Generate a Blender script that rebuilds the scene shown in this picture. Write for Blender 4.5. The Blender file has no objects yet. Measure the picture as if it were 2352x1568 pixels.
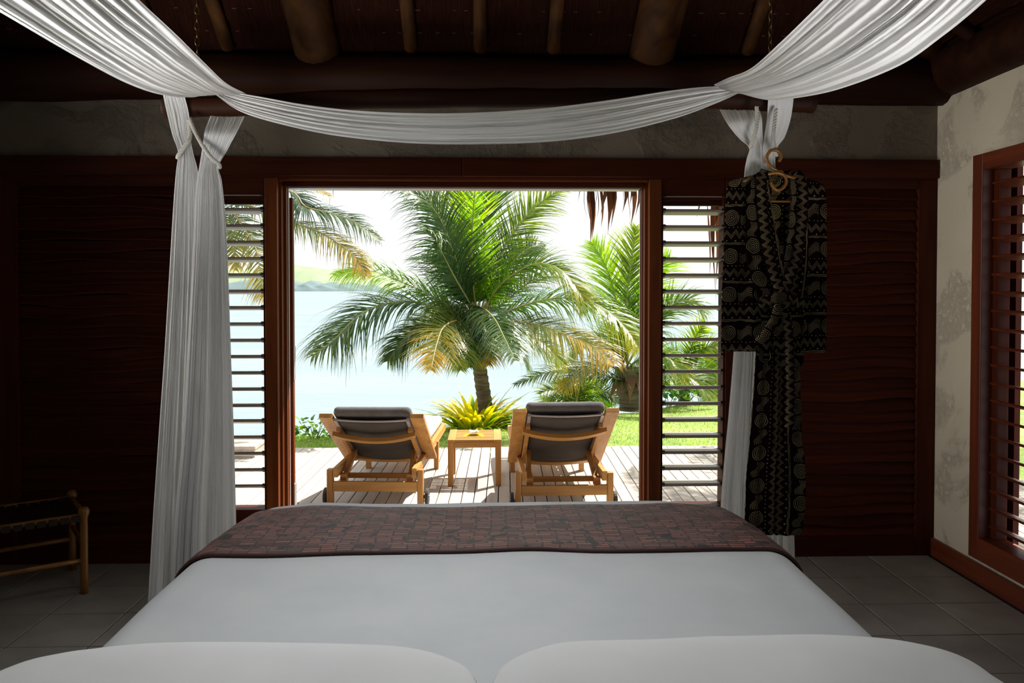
import bpy, math, random
from mathutils import Vector, Matrix, noise
R = random.Random(7)
PI = math.pi
C = bpy.context.scene.collection
sc = bpy.context.scene

# ------------------------------------------------------------------ camera
F = 1850.0; PITCH = math.radians(1.2); YAW = math.atan(0.03); HOR = 658.0; EYE = 1.55
PY = HOR + F*math.tan(PITCH)
cd = bpy.data.cameras.new('camera'); cam = bpy.data.objects.new('camera', cd); C.objects.link(cam)
cd.sensor_width = 36; cd.lens = F/2352*36; cd.shift_y = -(784-PY)/2352; cd.clip_end = 20000; cd.clip_start = 0.05
cam.location = (0, 0, EYE); cam.rotation_euler = (PI/2-PITCH, 0, -YAW)
sc.camera = cam
CR = cam.rotation_euler.to_matrix()

def ray(px, py):
    return CR @ Vector(((px-1176)/F, (PY-py)/F, -1))
def at(px, py, Y):
    d = ray(px, py); return Vector((d.x*Y/d.y, Y, EYE+d.z*Y/d.y))
def on(px, py, z):
    d = ray(px, py); t = (z-EYE)/d.z; return Vector((d.x*t, d.y*t, z))
def Z(py, Y, px=1120): return at(px, py, Y).z
def X(px, Y): return at(px, 700, Y).x

# ------------------------------------------------------------------ view, sky, sun, added fill lamps
sc.view_settings.view_transform = 'Standard'; sc.view_settings.look = 'None'
sc.view_settings.gamma = 1; sc.view_settings.exposure = 0.0; sc.view_settings.use_curve_mapping = False
sc.cycles.max_bounces = 8; sc.cycles.diffuse_bounces = 4; sc.cycles.transparent_max_bounces = 12
w = bpy.data.worlds.new('sky'); sc.world = w; w.use_nodes = True
nt = w.node_tree; nt.nodes.clear()
o_ = nt.nodes.new('ShaderNodeOutputWorld'); bg = nt.nodes.new('ShaderNodeBackground'); nt.links.new(bg.outputs[0], o_.inputs[0])
tc = nt.nodes.new('ShaderNodeTexCoord'); mp = nt.nodes.new('ShaderNodeMapping'); mp.inputs['Scale'].default_value = (1, 1, 3)
ns = nt.nodes.new('ShaderNodeTexNoise'); ns.inputs['Scale'].default_value = 2.2; ns.inputs['Detail'].default_value = 6
cr = nt.nodes.new('ShaderNodeValToRGB'); cr.color_ramp.elements[0].position = .46; cr.color_ramp.elements[0].color = (.985, .995, 1, 1)
cr.color_ramp.elements[1].position = .72; cr.color_ramp.elements[1].color = (.82, .92, 1, 1)
nt.links.new(tc.outputs['Generated'], mp.inputs[0]); nt.links.new(mp.outputs[0], ns.inputs[0]); nt.links.new(ns.outputs[0], cr.inputs[0]); nt.links.new(cr.outputs[0], bg.inputs[0])
bg.inputs[1].default_value = 1.15

SUN_TO = Vector((-.216, -.2, -.38)).normalized()
sd = bpy.data.lights.new('sun', 'SUN'); sd.energy = 10.0; sd.angle = math.radians(.6); sd.color = (1, .95, .87)
so = bpy.data.objects.new('sun', sd); C.objects.link(so); so.rotation_euler = SUN_TO.to_track_quat('-Z', 'Y').to_euler(); so.location = (4, 9, 12)
def area(name, loc, to, sx, sy, power, col=(1, 1, 1), spread=180):
    d = bpy.data.lights.new(name, 'AREA'); d.shape = 'RECTANGLE'; d.size = sx; d.size_y = sy; d.energy = power; d.color = col; d.spread = math.radians(spread)
    o = bpy.data.objects.new(name, d); C.objects.link(o); o.location = loc
    o.rotation_euler = (Vector(to)-Vector(loc)).to_track_quat('-Z', 'Y').to_euler(); return o
# fill lamps added out of view to brighten the room
area('added_rear_fill', (0.0, -.82, 1.75), (0, 3.5, 1.2), 2.6, 1.2, 2.8, (1, .96, .91))  # added fill lamp behind the camera
area('added_left_fill', (-3.1, 3.65, 1.7), (2.57, 3.75, 1.75), 1.1, 1.6, 9.5, (1, .96, .88), 55)  # added wash for the right wall; the left wall is closed
area('added_swag_fill_left', (-1.35, .95, .95), (-1.25, 2.45, 2.4), .8, .8, 11, (1, .975, .95), 48)  # added fill under the left swag, no lamp body
area('added_swag_fill_right', (1.35, .95, .95), (1.25, 2.45, 2.4), .8, .8, 6.5, (1, .975, .95), 48)  # added fill under the right swag, no lamp body
area('added_top_fill', (-.15, 2.1, 3.3), (-.2, 2.3, 0), .9, .9, 10, (.97, .99, 1), 90)  # added fill above the bed, no lantern hangs there

# ------------------------------------------------------------------ helpers
def catmull(pts, n):
    pts = [Vector(p) for p in pts]; m = len(pts)-1; out = []
    for i in range(n):
        t = i/(n-1)*m; k = min(int(t), m-1); t -= k
        p1, p2 = pts[k], pts[k+1]; p0 = pts[k-1] if k else p1*2-p2; p3 = pts[k+2] if k+2 <= m else p2*2-p1
        out.append(.5*((2*p1)+(p2-p0)*t+(2*p0-5*p1+4*p2-p3)*t*t+(3*p1-p0-3*p2+p3)*t**3))
    return out

class MB:
    def __init__(s): s.v = []; s.f = []; s.uv = []
    def add(s, vs, fs, uvs=None):
        b = len(s.v); s.v += [tuple(v) for v in vs]; s.f += [tuple(i+b for i in f) for f in fs]
        s.uv += (uvs if uvs else [(0, 0)]*len(vs)); return s
    def box(s, c, size, M=None):
        x, y, z = size[0]/2, size[1]/2, size[2]/2; c = Vector(c)
        vs = [Vector((a*x, b*y, d*z)) for a in (-1, 1) for b in (-1, 1) for d in (-1, 1)]
        vs = [c+(M @ v if M else v) for v in vs]
        return s.add(vs, [(0, 1, 3, 2), (4, 6, 7, 5), (0, 4, 5, 1), (2, 3, 7, 6), (0, 2, 6, 4), (1, 5, 7, 3)])
    def bb(s, x0, x1, y0, y1, z0, z1): return s.box(((x0+x1)/2, (y0+y1)/2, (z0+z1)/2), (x1-x0, y1-y0, z1-z0))
    def beam(s, a, b, w, h, up=(0, 0, 1)):          # w across, h along 'up'
        a, b = Vector(a), Vector(b); d = b-a; L = d.length; d.normalize(); up = Vector(up)
        sx = d.cross(up).normalized(); uz = sx.cross(d).normalized()
        M = Matrix((sx, d, uz)).transposed(); return s.box((a+b)/2, (w, L, h), M)
    def tube(s, pts, r, n=8, caps=True, closed=False):
        pts = [Vector(p) for p in pts]; m = len(pts); rr = r if isinstance(r, (list, tuple)) else [r]*m
        ref = Vector((0, 0, 1)); vs = []; N = None
        for i, p in enumerate(pts):
            if closed: T = (pts[(i+1) % m]-pts[i-1]).normalized()
            else: T = (pts[min(i+1, m-1)]-pts[max(i-1, 0)]).normalized()
            if N is None: N = T.cross(ref if abs(T.z) < .9 else Vector((1, 0, 0))).normalized()
            else: N = (N-T*N.dot(T)).normalized()
            B = T.cross(N)
            for k in range(n):
                a = 2*PI*k/n; vs.append(p+(N*math.cos(a)+B*math.sin(a))*rr[i])
        fs = []
        for i in range(m if closed else m-1):
            j = (i+1) % m
            for k in range(n): fs.append((i*n+k, i*n+(k+1) % n, j*n+(k+1) % n, j*n+k))
        if caps and not closed: fs += [tuple(range(n))[::-1], tuple(range((m-1)*n, m*n))]
        return s.add(vs, fs, [(i/(m), k/n) for i in range(m) for k in range(n)])
    def grid(s, fn, nu, nv, uvf=None, closev=False):
        vs = []; uvs = []
        for i in range(nu):
            for j in range(nv):
                u, v = i/(nu-1), j/(nv-1); vs.append(fn(u, v)); uvs.append(uvf(u, v) if uvf else (u, v))
        fs = [(i*nv+j, (i+1)*nv+j, (i+1)*nv+j+1, i*nv+j+1) for i in range(nu-1) for j in range(nv-1)]
        return s.add(vs, fs, uvs)
    def mesh(s, name, m=None, smooth=False):
        me = bpy.data.meshes.new(name); me.from_pydata(s.v, [], s.f); me.update()
        l = me.uv_layers.new(name='UVMap'); idx = [0]*len(me.loops); me.loops.foreach_get('vertex_index', idx)
        flat = [c for i in idx for c in s.uv[i]]; l.data.foreach_set('uv', flat)
        if smooth: me.polygons.foreach_set('use_smooth', [True]*len(me.polygons))
        if m: me.materials.append(m)
        return me
    def build(s, name, m=None, parent=None, smooth=False, bevel=0, loc=None, solid=0):
        o = bpy.data.objects.new(name, s.mesh(name, m, smooth)); C.objects.link(o)
        if parent: o.parent = parent
        if loc is not None: o.location = loc
        if solid: q = o.modifiers.new('solid', 'SOLIDIFY'); q.thickness = solid; q.offset = 0
        if bevel:
            q = o.modifiers.new('bevel', 'BEVEL'); q.width = bevel; q.segments = 2; q.limit_method = 'ANGLE'; q.harden_normals = False
        return o
def inst(src_mesh, name, parent, loc=(0, 0, 0), rot=(0, 0, 0), sc_=(1, 1, 1)):
    o = bpy.data.objects.new(name, src_mesh); C.objects.link(o); o.parent = parent; o.location = loc; o.rotation_euler = rot; o.scale = sc_; return o
def empty(name, loc=(0, 0, 0), rz=0):
    o = bpy.data.objects.new(name, None); C.objects.link(o); o.location = loc; o.rotation_euler = (0, 0, rz); o.empty_display_size = .1; return o
def tag(o, label=None, cat=None, group=None, kind=None):
    if label: o['label'] = label
    if cat: o['category'] = cat
    if group: o['group'] = group
    if kind: o['kind'] = kind
    return o
def roundbox(mb, c, size, r, n=8, fn=None):
    """box surface subdivided and mapped onto a rounded box"""
    c = Vector(c); h = Vector(size)/2; hi = Vector((max(h.x-r, 0), max(h.y-r, 0), max(h.z-r, 0)))
    for ax in range(3):
        for sg in (-1, 1):
            a, b = (ax+1) % 3, (ax+2) % 3
            if sg < 0: a, b = b, a
            na = nb = n
            na = max(n, int(n*min(4, h[a]/max(h.x, h.y, h.z)*4))); nb = max(n, int(n*min(4, h[b]/max(h.x, h.y, h.z)*4)))
            def P(u, v, a=a, b=b, ax=ax, sg=sg):
                p = Vector((0, 0, 0)); p[ax] = sg*h[ax]
                def cosd(t, H):      # denser near the edges
                    t = t*2-1; return math.copysign(abs(t)**.75, t)*H
                p[a] = cosd(u, h[a]); p[b] = cosd(v, h[b])
                q = Vector([max(-hi[k], min(hi[k], p[k])) for k in range(3)]); d = p-q
                if d.length > 1e-9: p = q+d.normalized()*r
                p = p+c
                return fn(p) if fn else p
            mb.grid(P, na+1, nb+1)
    return mb
def weld(o, d=1e-4):
    import bmesh
    bm = bmesh.new(); bm.from_mesh(o.data); bmesh.ops.remove_doubles(bm, verts=bm.verts, dist=d); bmesh.ops.recalc_face_normals(bm, faces=bm.faces); bm.to_mesh(o.data); bm.free(); return o

# ------------------------------------------------------------------ materials
class NG:
    def __init__(s, name):
        s.m = bpy.data.materials.new(name); s.m.use_nodes = True; s.t = s.m.node_tree; s.t.nodes.clear()
        s.out = s.n('OutputMaterial'); s.b = s.n('BsdfPrincipled'); s.l(s.b.outputs[0], s.out.inputs[0])
    def n(s, k): return s.t.nodes.new('ShaderNode'+k)
    def l(s, a, b): s.t.links.new(a, b)
    def m_(s, op, *a):
        q = s.n('Math'); q.operation = op
        for i, x in enumerate(a):
            if isinstance(x, (int, float)): q.inputs[i].default_value = x
            else: s.l(x, q.inputs[i])
        return q.outputs[0]
    def coord(s, kind='Object', scale=(1, 1, 1), rot=(0, 0, 0)):
        t = s.n('TexCoord'); p = s.n('Mapping'); p.inputs['Scale'].default_value = scale; p.inputs['Rotation'].default_value = rot
        s.l(t.outputs[kind], p.inputs[0]); return p.outputs[0]
    def noise(s, co, scale, detail=4, rough=.55, dist=0):
        q = s.n('TexNoise'); q.inputs['Scale'].default_value = scale; q.inputs['Detail'].default_value = detail; q.inputs['Roughness'].default_value = rough; q.inputs['Distortion'].default_value = dist
        s.l(co, q.inputs[0]); return q.outputs[0]
    def ramp(s, fac, stops):
        q = s.n('ValToRGB'); e = q.color_ramp.elements
        while len(e) < len(stops): e.new(.5)
        for i, (p, c) in enumerate(stops): e[i].position = p; e[i].color = (*c, 1)
        s.l(fac, q.inputs[0]); return q.outputs[0]
    def mix(s, fac, a, b, typ='MIX'):
        q = s.n('Mix'); q.data_type = 'RGBA'; q.blend_type = typ
        for i, x in ((0, fac), (6, a), (7, b)):
            if isinstance(x, (int, float)): q.inputs[i].default_value = x
            elif isinstance(x, tuple): q.inputs[i].default_value = (*x, 1)
            else: s.l(x, q.inputs[i])
        return q.outputs[2]
    def bump(s, h, strength=.3, dist=.01):
        q = s.n('Bump'); q.inputs['Strength'].default_value = strength; q.inputs['Distance'].default_value = dist; s.l(h, q.inputs['Height']); s.l(q.outputs[0], s.b.inputs['Normal']); return q.outputs[0]
    def col(s, c): 
        if isinstance(c, tuple): s.b.inputs['Base Color'].default_value = (*c, 1)
        else: s.l(c, s.b.inputs['Base Color'])
    def rough(s, r): s.b.inputs['Roughness'].default_value = r
def rnd(g):
    q = g.n('ObjectInfo'); return q.outputs['Random']
def wood(name, a, b, axis='x', rough=.45, sc_=1, bump=.25, coat=0, spec=.5, var=.25):
    g = NG(name); s = [18, 18, 18]; s['xyz'.index(axis)] = 1.2
    co = g.coord('Object', tuple(v*sc_ for v in s))
    # shift the grain for every piece
    ad = g.n('VectorMath'); ad.operation = 'ADD'; g.l(co, ad.inputs[0]); cb = g.n('CombineXYZ'); rr = g.m_('MULTIPLY', rnd(g), 37.0); g.l(rr, cb.inputs[0]); g.l(rr, cb.inputs[1]); g.l(rr, cb.inputs[2]); g.l(cb.outputs[0], ad.inputs[1])
    f1 = g.noise(ad.outputs[0], 1.0, 5, .6, .6)
    c = g.ramp(f1, [(.3, a), (.7, b)])
    if var: 
        v = g.m_('ADD', g.m_('MULTIPLY', rnd(g), var), 1-var/2); hs = g.n('HueSaturation'); g.l(v, hs.inputs['Value']); g.l(c, hs.inputs['Color']); c = hs.outputs[0]
    g.col(c); g.rough(rough); g.bump(f1, bump, .004); g.b.inputs['Specular IOR Level'].default_value = spec
    if coat: g.b.inputs['Coat Weight'].default_value = coat; g.b.inputs['Coat Roughness'].default_value = .2
    return g.m
def plain(name, c, rough=.5, metal=0, spec=.5):
    g = NG(name); f = g.noise(g.coord('Object'), 12, 3); k = tuple(v*.85 for v in c); g.col(g.ramp(f, [(.3, k), (.7, c)])); g.rough(rough); g.b.inputs['Metallic'].default_value = metal; g.b.inputs['Specular IOR Level'].default_value = spec; return g.m
def cloth(name, a, b, trans=.25, weave=900, bump=.15, wr=0, tcol=None, wscale=(3, 3, 3), rough=.9):
    g = NG(name); co = g.coord('Object'); f = g.noise(co, 5, 4); c = g.ramp(f, [(.3, a), (.7, b)]); g.col(c); g.rough(rough); g.b.inputs['Specular IOR Level'].default_value = .15
    h = g.noise(co, weave, 1)
    if wr:
        h2 = g.noise(g.coord('Object', wscale), 6, 6, .65, 1.5); h = g.m_('ADD', g.m_('MULTIPLY', h, .12), g.m_('MULTIPLY', h2, wr))
    g.bump(h, bump, .006)
    if trans:
        t = g.n('BsdfTranslucent'); t.inputs[0].default_value = (*(tcol or b), 1); mx = g.n('MixShader'); mx.inputs[0].default_value = trans
        g.l(g.b.outputs[0], mx.inputs[1]); g.l(t.outputs[0], mx.inputs[2]); g.l(mx.outputs[0], g.out.inputs[0])
    return g.m
def leafmat(name, base, mid, tip, trans=.45, gloss=.35):
    g = NG(name); t = g.n('TexCoord'); sp = g.n('SeparateXYZ'); g.l(t.outputs['UV'], sp.inputs[0])
    f = g.m_('ADD', sp.outputs[0], g.m_('MULTIPLY', g.m_('SUBTRACT', sp.outputs[1], .5), .5))
    c = g.ramp(f, [(.15, base), (.55, mid), (.95, tip)]); g.col(c); g.rough(gloss); g.b.inputs['Specular IOR Level'].default_value = .6
    tr = g.n('BsdfTranslucent'); hs = g.n('HueSaturation'); hs.inputs['Saturation'].default_value = 1.15; hs.inputs['Value'].default_value = 2.3; g.l(c, hs.inputs['Color']); g.l(hs.outputs[0], tr.inputs[0])
    mx = g.n('MixShader'); mx.inputs[0].default_value = trans; g.l(g.b.outputs[0], mx.inputs[1]); g.l(tr.outputs[0], mx.inputs[2]); g.l(mx.outputs[0], g.out.inputs[0])
    return g.m

M = {}
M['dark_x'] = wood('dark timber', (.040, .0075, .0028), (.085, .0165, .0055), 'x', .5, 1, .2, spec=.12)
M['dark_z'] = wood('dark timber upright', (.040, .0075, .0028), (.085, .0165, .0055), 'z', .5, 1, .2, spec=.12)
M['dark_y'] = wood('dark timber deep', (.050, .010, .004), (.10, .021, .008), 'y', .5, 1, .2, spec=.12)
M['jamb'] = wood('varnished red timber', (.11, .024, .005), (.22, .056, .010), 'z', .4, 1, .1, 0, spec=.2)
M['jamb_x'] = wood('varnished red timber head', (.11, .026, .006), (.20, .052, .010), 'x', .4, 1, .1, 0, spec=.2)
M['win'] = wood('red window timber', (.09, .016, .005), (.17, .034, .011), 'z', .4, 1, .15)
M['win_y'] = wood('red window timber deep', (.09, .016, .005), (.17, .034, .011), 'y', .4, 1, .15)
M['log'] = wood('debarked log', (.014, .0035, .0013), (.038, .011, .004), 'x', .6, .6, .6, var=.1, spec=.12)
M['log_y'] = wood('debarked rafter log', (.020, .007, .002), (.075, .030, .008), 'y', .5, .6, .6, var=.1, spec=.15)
M['teak'] = wood('oiled teak', (.40, .185, .045), (.60, .315, .085), 'x', .45, 1, .1)
M['teak_y'] = wood('oiled teak lengthwise', (.40, .185, .045), (.60, .315, .085), 'y', .45, 1, .1)
M['teak_z'] = wood('oiled teak upright', (.37, .165, .04), (.55, .28, .075), 'z', .45, 1, .1)
M['deck'] = wood('weathered deck board', (.40, .345, .29), (.60, .535, .46), 'y', .75, .7, .3, var=.22)
M['louvre'] = wood('pale louvre timber', (.34, .27, .22), (.46, .38, .32), 'x', .35, 1, .1)
M['rattan'] = wood('rattan cane', (.19, .075, .012), (.32, .14, .025), 'z', .35, .8, .2)
M['alu'] = plain('brushed aluminium', (.55, .50, .49), .4, .4)
M['metal'] = plain('dark metal', (.12, .11, .10), .35, .9)
M['brass'] = plain('aged brass', (.25, .16, .07), .3, .9)
M['rubber'] = plain('black rubber', (.05, .045, .04), .7)
M['cord'] = plain('braided cream cord', (.52, .50, .45), .8)
M['muslin'] = cloth('white muslin', (.78, .78, .79), (.84, .84, .84), .30, 700, .12)
M['muslin_crinkle'] = cloth('white crinkled muslin', (.80, .80, .80), (.86, .86, .86), .36, 700, .45, .6, wscale=(4, 2, 4))
M['duvet'] = cloth('white duvet cotton', (.60, .62, .635), (.665, .675, .68), 0, 900, .06, .35, wscale=(.35, .35, .35))
M['pillow'] = cloth('white pillow cotton', (.85, .85, .84), (.90, .90, .89), 0, 900, .1, .4, wscale=(.6, .6, .6))
M['cushion'] = cloth('grey tweed', (.13, .122, .118), (.21, .20, .19), 0, 260, .6)
M['seat'] = cloth('pale grey tweed', (.40, .395, .39), (.50, .49, .48), 0, 260, .4)
M['sling'] = cloth('charcoal sling canvas', (.075, .066, .060), (.10, .088, .08), .05, 500, .2)
M['strap'] = plain('dark leather strap', (.02, .008, .004), .45)
# plaster with trowel relief
def plaster(name, a, b, bd=.0075):
    g = NG(name); co = g.coord('Object'); n1 = g.noise(co, 3.2, 6, .6, .8); n2 = g.noise(co, 22, 6, .7, .3)
    k = g.ramp(n1, [(.47, (0, 0, 0)), (.56, (1, 1, 1))]); h = g.m_('ADD', g.m_('MULTIPLY', g.ramp(n2, [(.42, (0, 0, 0)), (.6, (1, 1, 1))]), g.m_('MULTIPLY', k, .8)), g.m_('MULTIPLY', n1, .8))
    g.col(g.ramp(g.noise(co, 1.3, 3), [(.3, a), (.7, b)])); g.rough(.85); g.bump(h, .9, bd); return g.m
M['plaster'] = plaster('rough lime plaster', (.20, .165, .12), (.25, .205, .155), .011)  # same plaster, shade of the unlit back wall put into the colour
M['plaster_lit'] = plaster('rough lime plaster lit', (.60, .53, .42), (.67, .60, .48))  # lighter copy of the plaster, brightness of the lit walls in its colour
def tilemat():
    g = NG('grey floor tile'); co = g.coord('Object'); r = rnd(g); n = g.noise(co, 5, 5, .6)
    c = g.ramp(n, [(.3, (.31, .29, .26)), (.7, (.41, .385, .345))]); hs = g.n('HueSaturation'); g.l(g.m_('ADD', g.m_('MULTIPLY', r, .15), .92), hs.inputs['Value']); g.l(c, hs.inputs['Color']); g.col(hs.outputs[0])
    g.rough(.42); g.bump(g.noise(co, 30, 3), .06, .003); return g.m
M['tile'] = tilemat(); M['grout'] = plain('dark grout', (.07, .065, .06), .9)
# thatch
def thatchmat():
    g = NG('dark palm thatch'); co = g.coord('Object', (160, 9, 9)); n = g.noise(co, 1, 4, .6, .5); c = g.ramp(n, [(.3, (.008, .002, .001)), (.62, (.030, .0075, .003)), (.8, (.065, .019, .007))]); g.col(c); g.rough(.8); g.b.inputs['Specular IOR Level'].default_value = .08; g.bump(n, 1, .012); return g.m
M['thatch'] = thatchmat()
M['dryleaf'] = leafmat('dry thatch leaf', (.10, .035, .018), (.17, .07, .035), (.22, .11, .06), .15, .6)
# water
def watermat():
    g = NG('pale lagoon water'); co = g.coord('Object', (.5, 1.6, 1)); n = g.noise(co, .8, 6, .6, .6); n2 = g.noise(g.coord('Object', (.02, .12, 1)), 1, 3)
    g.col(g.ramp(n2, [(.35, (.20, .275, .305)), (.65, (.25, .30, .32))])); g.rough(.45); g.b.inputs['IOR'].default_value = 1.33; g.b.inputs['Specular IOR Level'].default_value = .25; g.bump(n, .6, .25); return g.m
M['water'] = watermat()
def grassmat(name, a, b, c):
    g = NG(name); co = g.coord('Object'); n = g.noise(co, 1.1, 5, .7); n2 = g.noise(co, 24, 4, .7); f = g.m_('ADD', g.m_('MULTIPLY', n, .55), g.m_('MULTIPLY', n2, .45)); g.col(g.ramp(f, [(.36, a), (.5, b), (.66, c)])); g.rough(.9); g.bump(n2, .8, .02); return g.m
M['lawn'] = grassmat('lawn soil and turf', (.11, .17, .03), (.22, .31, .06), (.42, .39, .19))
M['hill'] = grassmat('hazed grassy hill', (.16, .23, .13), (.22, .28, .16), (.27, .31, .19))  # distance haze mixed into the base colours, paling the grass
M['cliff'] = grassmat('far rocky shore', (.07, .115, .13), (.12, .18, .19), (.20, .26, .20))
M['blade'] = leafmat('grass blade', (.13, .22, .04), (.28, .42, .07), (.48, .52, .16), .45, .6)
M['f_green'] = leafmat('palm leaflet green', (.04, .075, .012), (.10, .155, .02), (.27, .32, .04))
M['f_dark'] = leafmat('palm leaflet dark', (.02, .05, .016), (.04, .085, .022), (.10, .15, .035), .3)
M['f_bright'] = leafmat('palm leaflet bright', (.08, .17, .015), (.18, .31, .02), (.34, .44, .04), .55)
M['f_yellow'] = leafmat('palm leaflet yellow', (.06, .13, .02), (.16, .25, .03), (.42, .36, .03), .55)
M['f_brown'] = leafmat('palm leaflet golden brown', (.07, .11, .03), (.17, .18, .045), (.46, .28, .05), .45, .26)
M['rachis'] = plain('palm rachis', (.30, .30, .09), .4)
M['rachis_b'] = plain('palm rachis golden', (.42, .29, .09), .4)
def trunkmat():
    g = NG('ringed palm trunk'); co = g.coord('Object', (3, 3, 28)); n = g.noise(co, 1, 4, .6, .4); g.col(g.ramp(n, [(.35, (.06, .045, .032)), (.65, (.22, .17, .12))])); g.rough(.8); g.bump(n, .8, .02); return g.m
M['trunk'] = trunkmat()
M['l_yellow'] = leafmat('yellow strap leaf', (.40, .42, .03), (.68, .60, .04), (.80, .62, .06), .4)
M['l_green'] = leafmat('green strap leaf', (.07, .16, .02), (.16, .28, .03), (.36, .42, .05), .4)
M['shrub'] = leafmat('shrub leaf', (.03, .10, .02), (.07, .20, .04), (.14, .30, .06), .35)
M['shrub_light'] = leafmat('light shrub leaf', (.18, .34, .04), (.30, .48, .06), (.45, .60, .10), .45)
M['petal'] = plain('white petal', (.85, .85, .80), .5)

# runner print: short staggered strokes in rosy brown over charcoal
def runnermat():
    g = NG('runner weave print'); t = g.n('TexCoord'); mp = g.n('Mapping'); g.l(t.outputs['UV'], mp.inputs[0])
    nz = g.n('TexNoise'); nz.inputs['Scale'].default_value = 9; nz.inputs['Detail'].default_value = 3; g.l(mp.outputs[0], nz.inputs[0])
    vm = g.n('VectorMath'); vm.operation = 'SCALE'; vm.inputs['Scale'].default_value = .035; g.l(nz.outputs['Color'], vm.inputs[0])
    ad = g.n('VectorMath'); ad.operation = 'ADD'; g.l(mp.outputs[0], ad.inputs[0]); g.l(vm.outputs[0], ad.inputs[1])
    br = g.n('TexBrick'); g.l(ad.outputs[0], br.inputs[0]); br.offset = .31; br.offset_frequency = 4; br.inputs['Scale'].default_value = 1
    br.inputs['Brick Width'].default_value = .058; br.inputs['Row Height'].default_value = .018; br.inputs['Mortar Size'].default_value = .0040; br.inputs['Mortar Smooth'].default_value = .3; br.inputs['Bias'].default_value = 0
    br.inputs['Color1'].default_value = (.32, .135, .11, 1); br.inputs['Color2'].default_value = (.105, .052, .046, 1); br.inputs['Mortar'].default_value = (.060, .045, .042, 1)
    n3 = g.noise(ad.outputs[0], 17, 2, .4); k = g.ramp(n3, [(.62, (0, 0, 0)), (.64, (1, 1, 1))]); c = g.mix(k, br.outputs[0], (.045, .040, .038))
    g.col(c); g.rough(.6); g.bump(g.m_('ADD', g.noise(g.coord('UV', (60, 900, 1)), 1, 2), br.outputs['Fac']), .15, .003); return g.m
M['runner'] = runnermat()
M['hem'] = plain('dark red hem', (.05, .012, .009), .6)

# robe print in cloth metres: u along a band, v across it
def robemat(name, ink, ground):
    g = NG(name); t = g.n('TexCoord'); nz = g.n('TexNoise'); nz.inputs['Scale'].default_value = 26; nz.inputs['Detail'].default_value = 2; g.l(t.outputs['UV'], nz.inputs[0])
    vm = g.n('VectorMath'); vm.operation = 'SCALE'; vm.inputs['Scale'].default_value = .012; g.l(nz.outputs['Color'], vm.inputs[0])
    ad = g.n('VectorMath'); ad.operation = 'ADD'; g.l(t.outputs['UV'], ad.inputs[0]); g.l(vm.outputs[0], ad.inputs[1])
    sp = g.n('SeparateXYZ'); g.l(ad.outputs[0], sp.inputs[0]); u, v = sp.outputs[0], sp.outputs[1]; m = g.m_
    Pd = .158
    b = m('MULTIPLY', m('FRACT', m('DIVIDE', v, Pd)), Pd)               # 0..Pd
    # circles and scrolls, centred at b=.04
    dv = m('SUBTRACT', b, .040); cell = m('DIVIDE', u, .068); ci = m('FLOOR', cell); du = m('MULTIPLY', m('SUBTRACT', m('FRACT', cell), .5), .068)
    rr = m('SQRT', m('ADD', m('MULTIPLY', du, du), m('MULTIPLY', dv, dv)))
    rings = m('MULTIPLY', m('GREATER_THAN', m('SINE', m('MULTIPLY', rr, 900)), .5), m('LESS_THAN', rr, .0315))
    odd = m('GREATER_THAN', m('FRACT', m('MULTIPLY', ci, .5)), .25)
    wv = m('ADD', dv, m('MULTIPLY', m('SINE', m('MULTIPLY', du, 95)), .012))
    scroll = m('MULTIPLY', m('GREATER_THAN', m('SINE', m('MULTIPLY', m('ADD', wv, m('MULTIPLY', du, .7)), 900)), .55), m('LESS_THAN', m('ABSOLUTE', wv), .019))
    scroll = m('MULTIPLY', scroll, m('LESS_THAN', m('ABSOLUTE', du), .029))
    row1 = m('ADD', m('MULTIPLY', rings, m('SUBTRACT', 1, odd)), m('MULTIPLY', scroll, odd))
    # zigzags centred at b=.106
    zg = m('MULTIPLY', m('ABSOLUTE', m('SUBTRACT', m('FRACT', m('DIVIDE', u, .034)), .5)), .044)
    dz = m('SUBTRACT', m('SUBTRACT', b, .088), zg)
    zig = m('MULTIPLY', m('GREATER_THAN', m('SINE', m('MULTIPLY', dz, 900)), .6), m('MULTIPLY', m('GREATER_THAN', dz, 0), m('LESS_THAN', dz, .0205)))
    # double wavy rule
    ru = m('ADD', b, m('MULTIPLY', m('SINE', m('MULTIPLY', u, 170)), .0009))
    rule = m('ADD', m('LESS_THAN', m('ABSOLUTE', m('SUBTRACT', ru, .1435)), .0011), m('LESS_THAN', m('ABSOLUTE', m('SUBTRACT', ru, .1490)), .0011))
    # dots
    q1 = m('SUBTRACT', m('FRACT', m('DIVIDE', u, .017)), .5); q2 = m('SUBTRACT', b, .0785); dots = m('LESS_THAN', m('ADD', m('MULTIPLY', m('MULTIPLY', q1, q1), .00029), m('MULTIPLY', q2, q2)), .0000048)
    q2b = m('SUBTRACT', b, .1345); dots2 = m('LESS_THAN', m('ADD', m('MULTIPLY', m('MULTIPLY', m('SUBTRACT', m('FRACT', m('DIVIDE', u, .034)), .5), m('SUBTRACT', m('FRACT', m('DIVIDE', u, .034)), .5)), .00116), m('MULTIPLY', q2b, q2b)), .00001)
    f = m('MINIMUM', m('ADD', m('ADD', row1, zig), m('ADD', rule, m('ADD', dots, dots2))), 1)
    wear = g.ramp(g.noise(t.outputs['UV'], 18, 3), [(.30, (.35, .35, .35)), (.60, (1, 1, 1))]); f = m('MULTIPLY', f, wear)
    g.col(g.mix(f, ground, ink)); g.rough(.9); g.b.inputs['Specular IOR Level'].default_value = .06; g.bump(g.noise(g.coord('Object'), 60, 3), .1, .003); return g.m
M['robe'] = robemat('printed robe cloth', (.34, .28, .17), (.0055, .0012, .0008))
M['robe_in'] = robemat('printed robe cloth lining', (.50, .42, .16), (.008, .003, .002))
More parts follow.
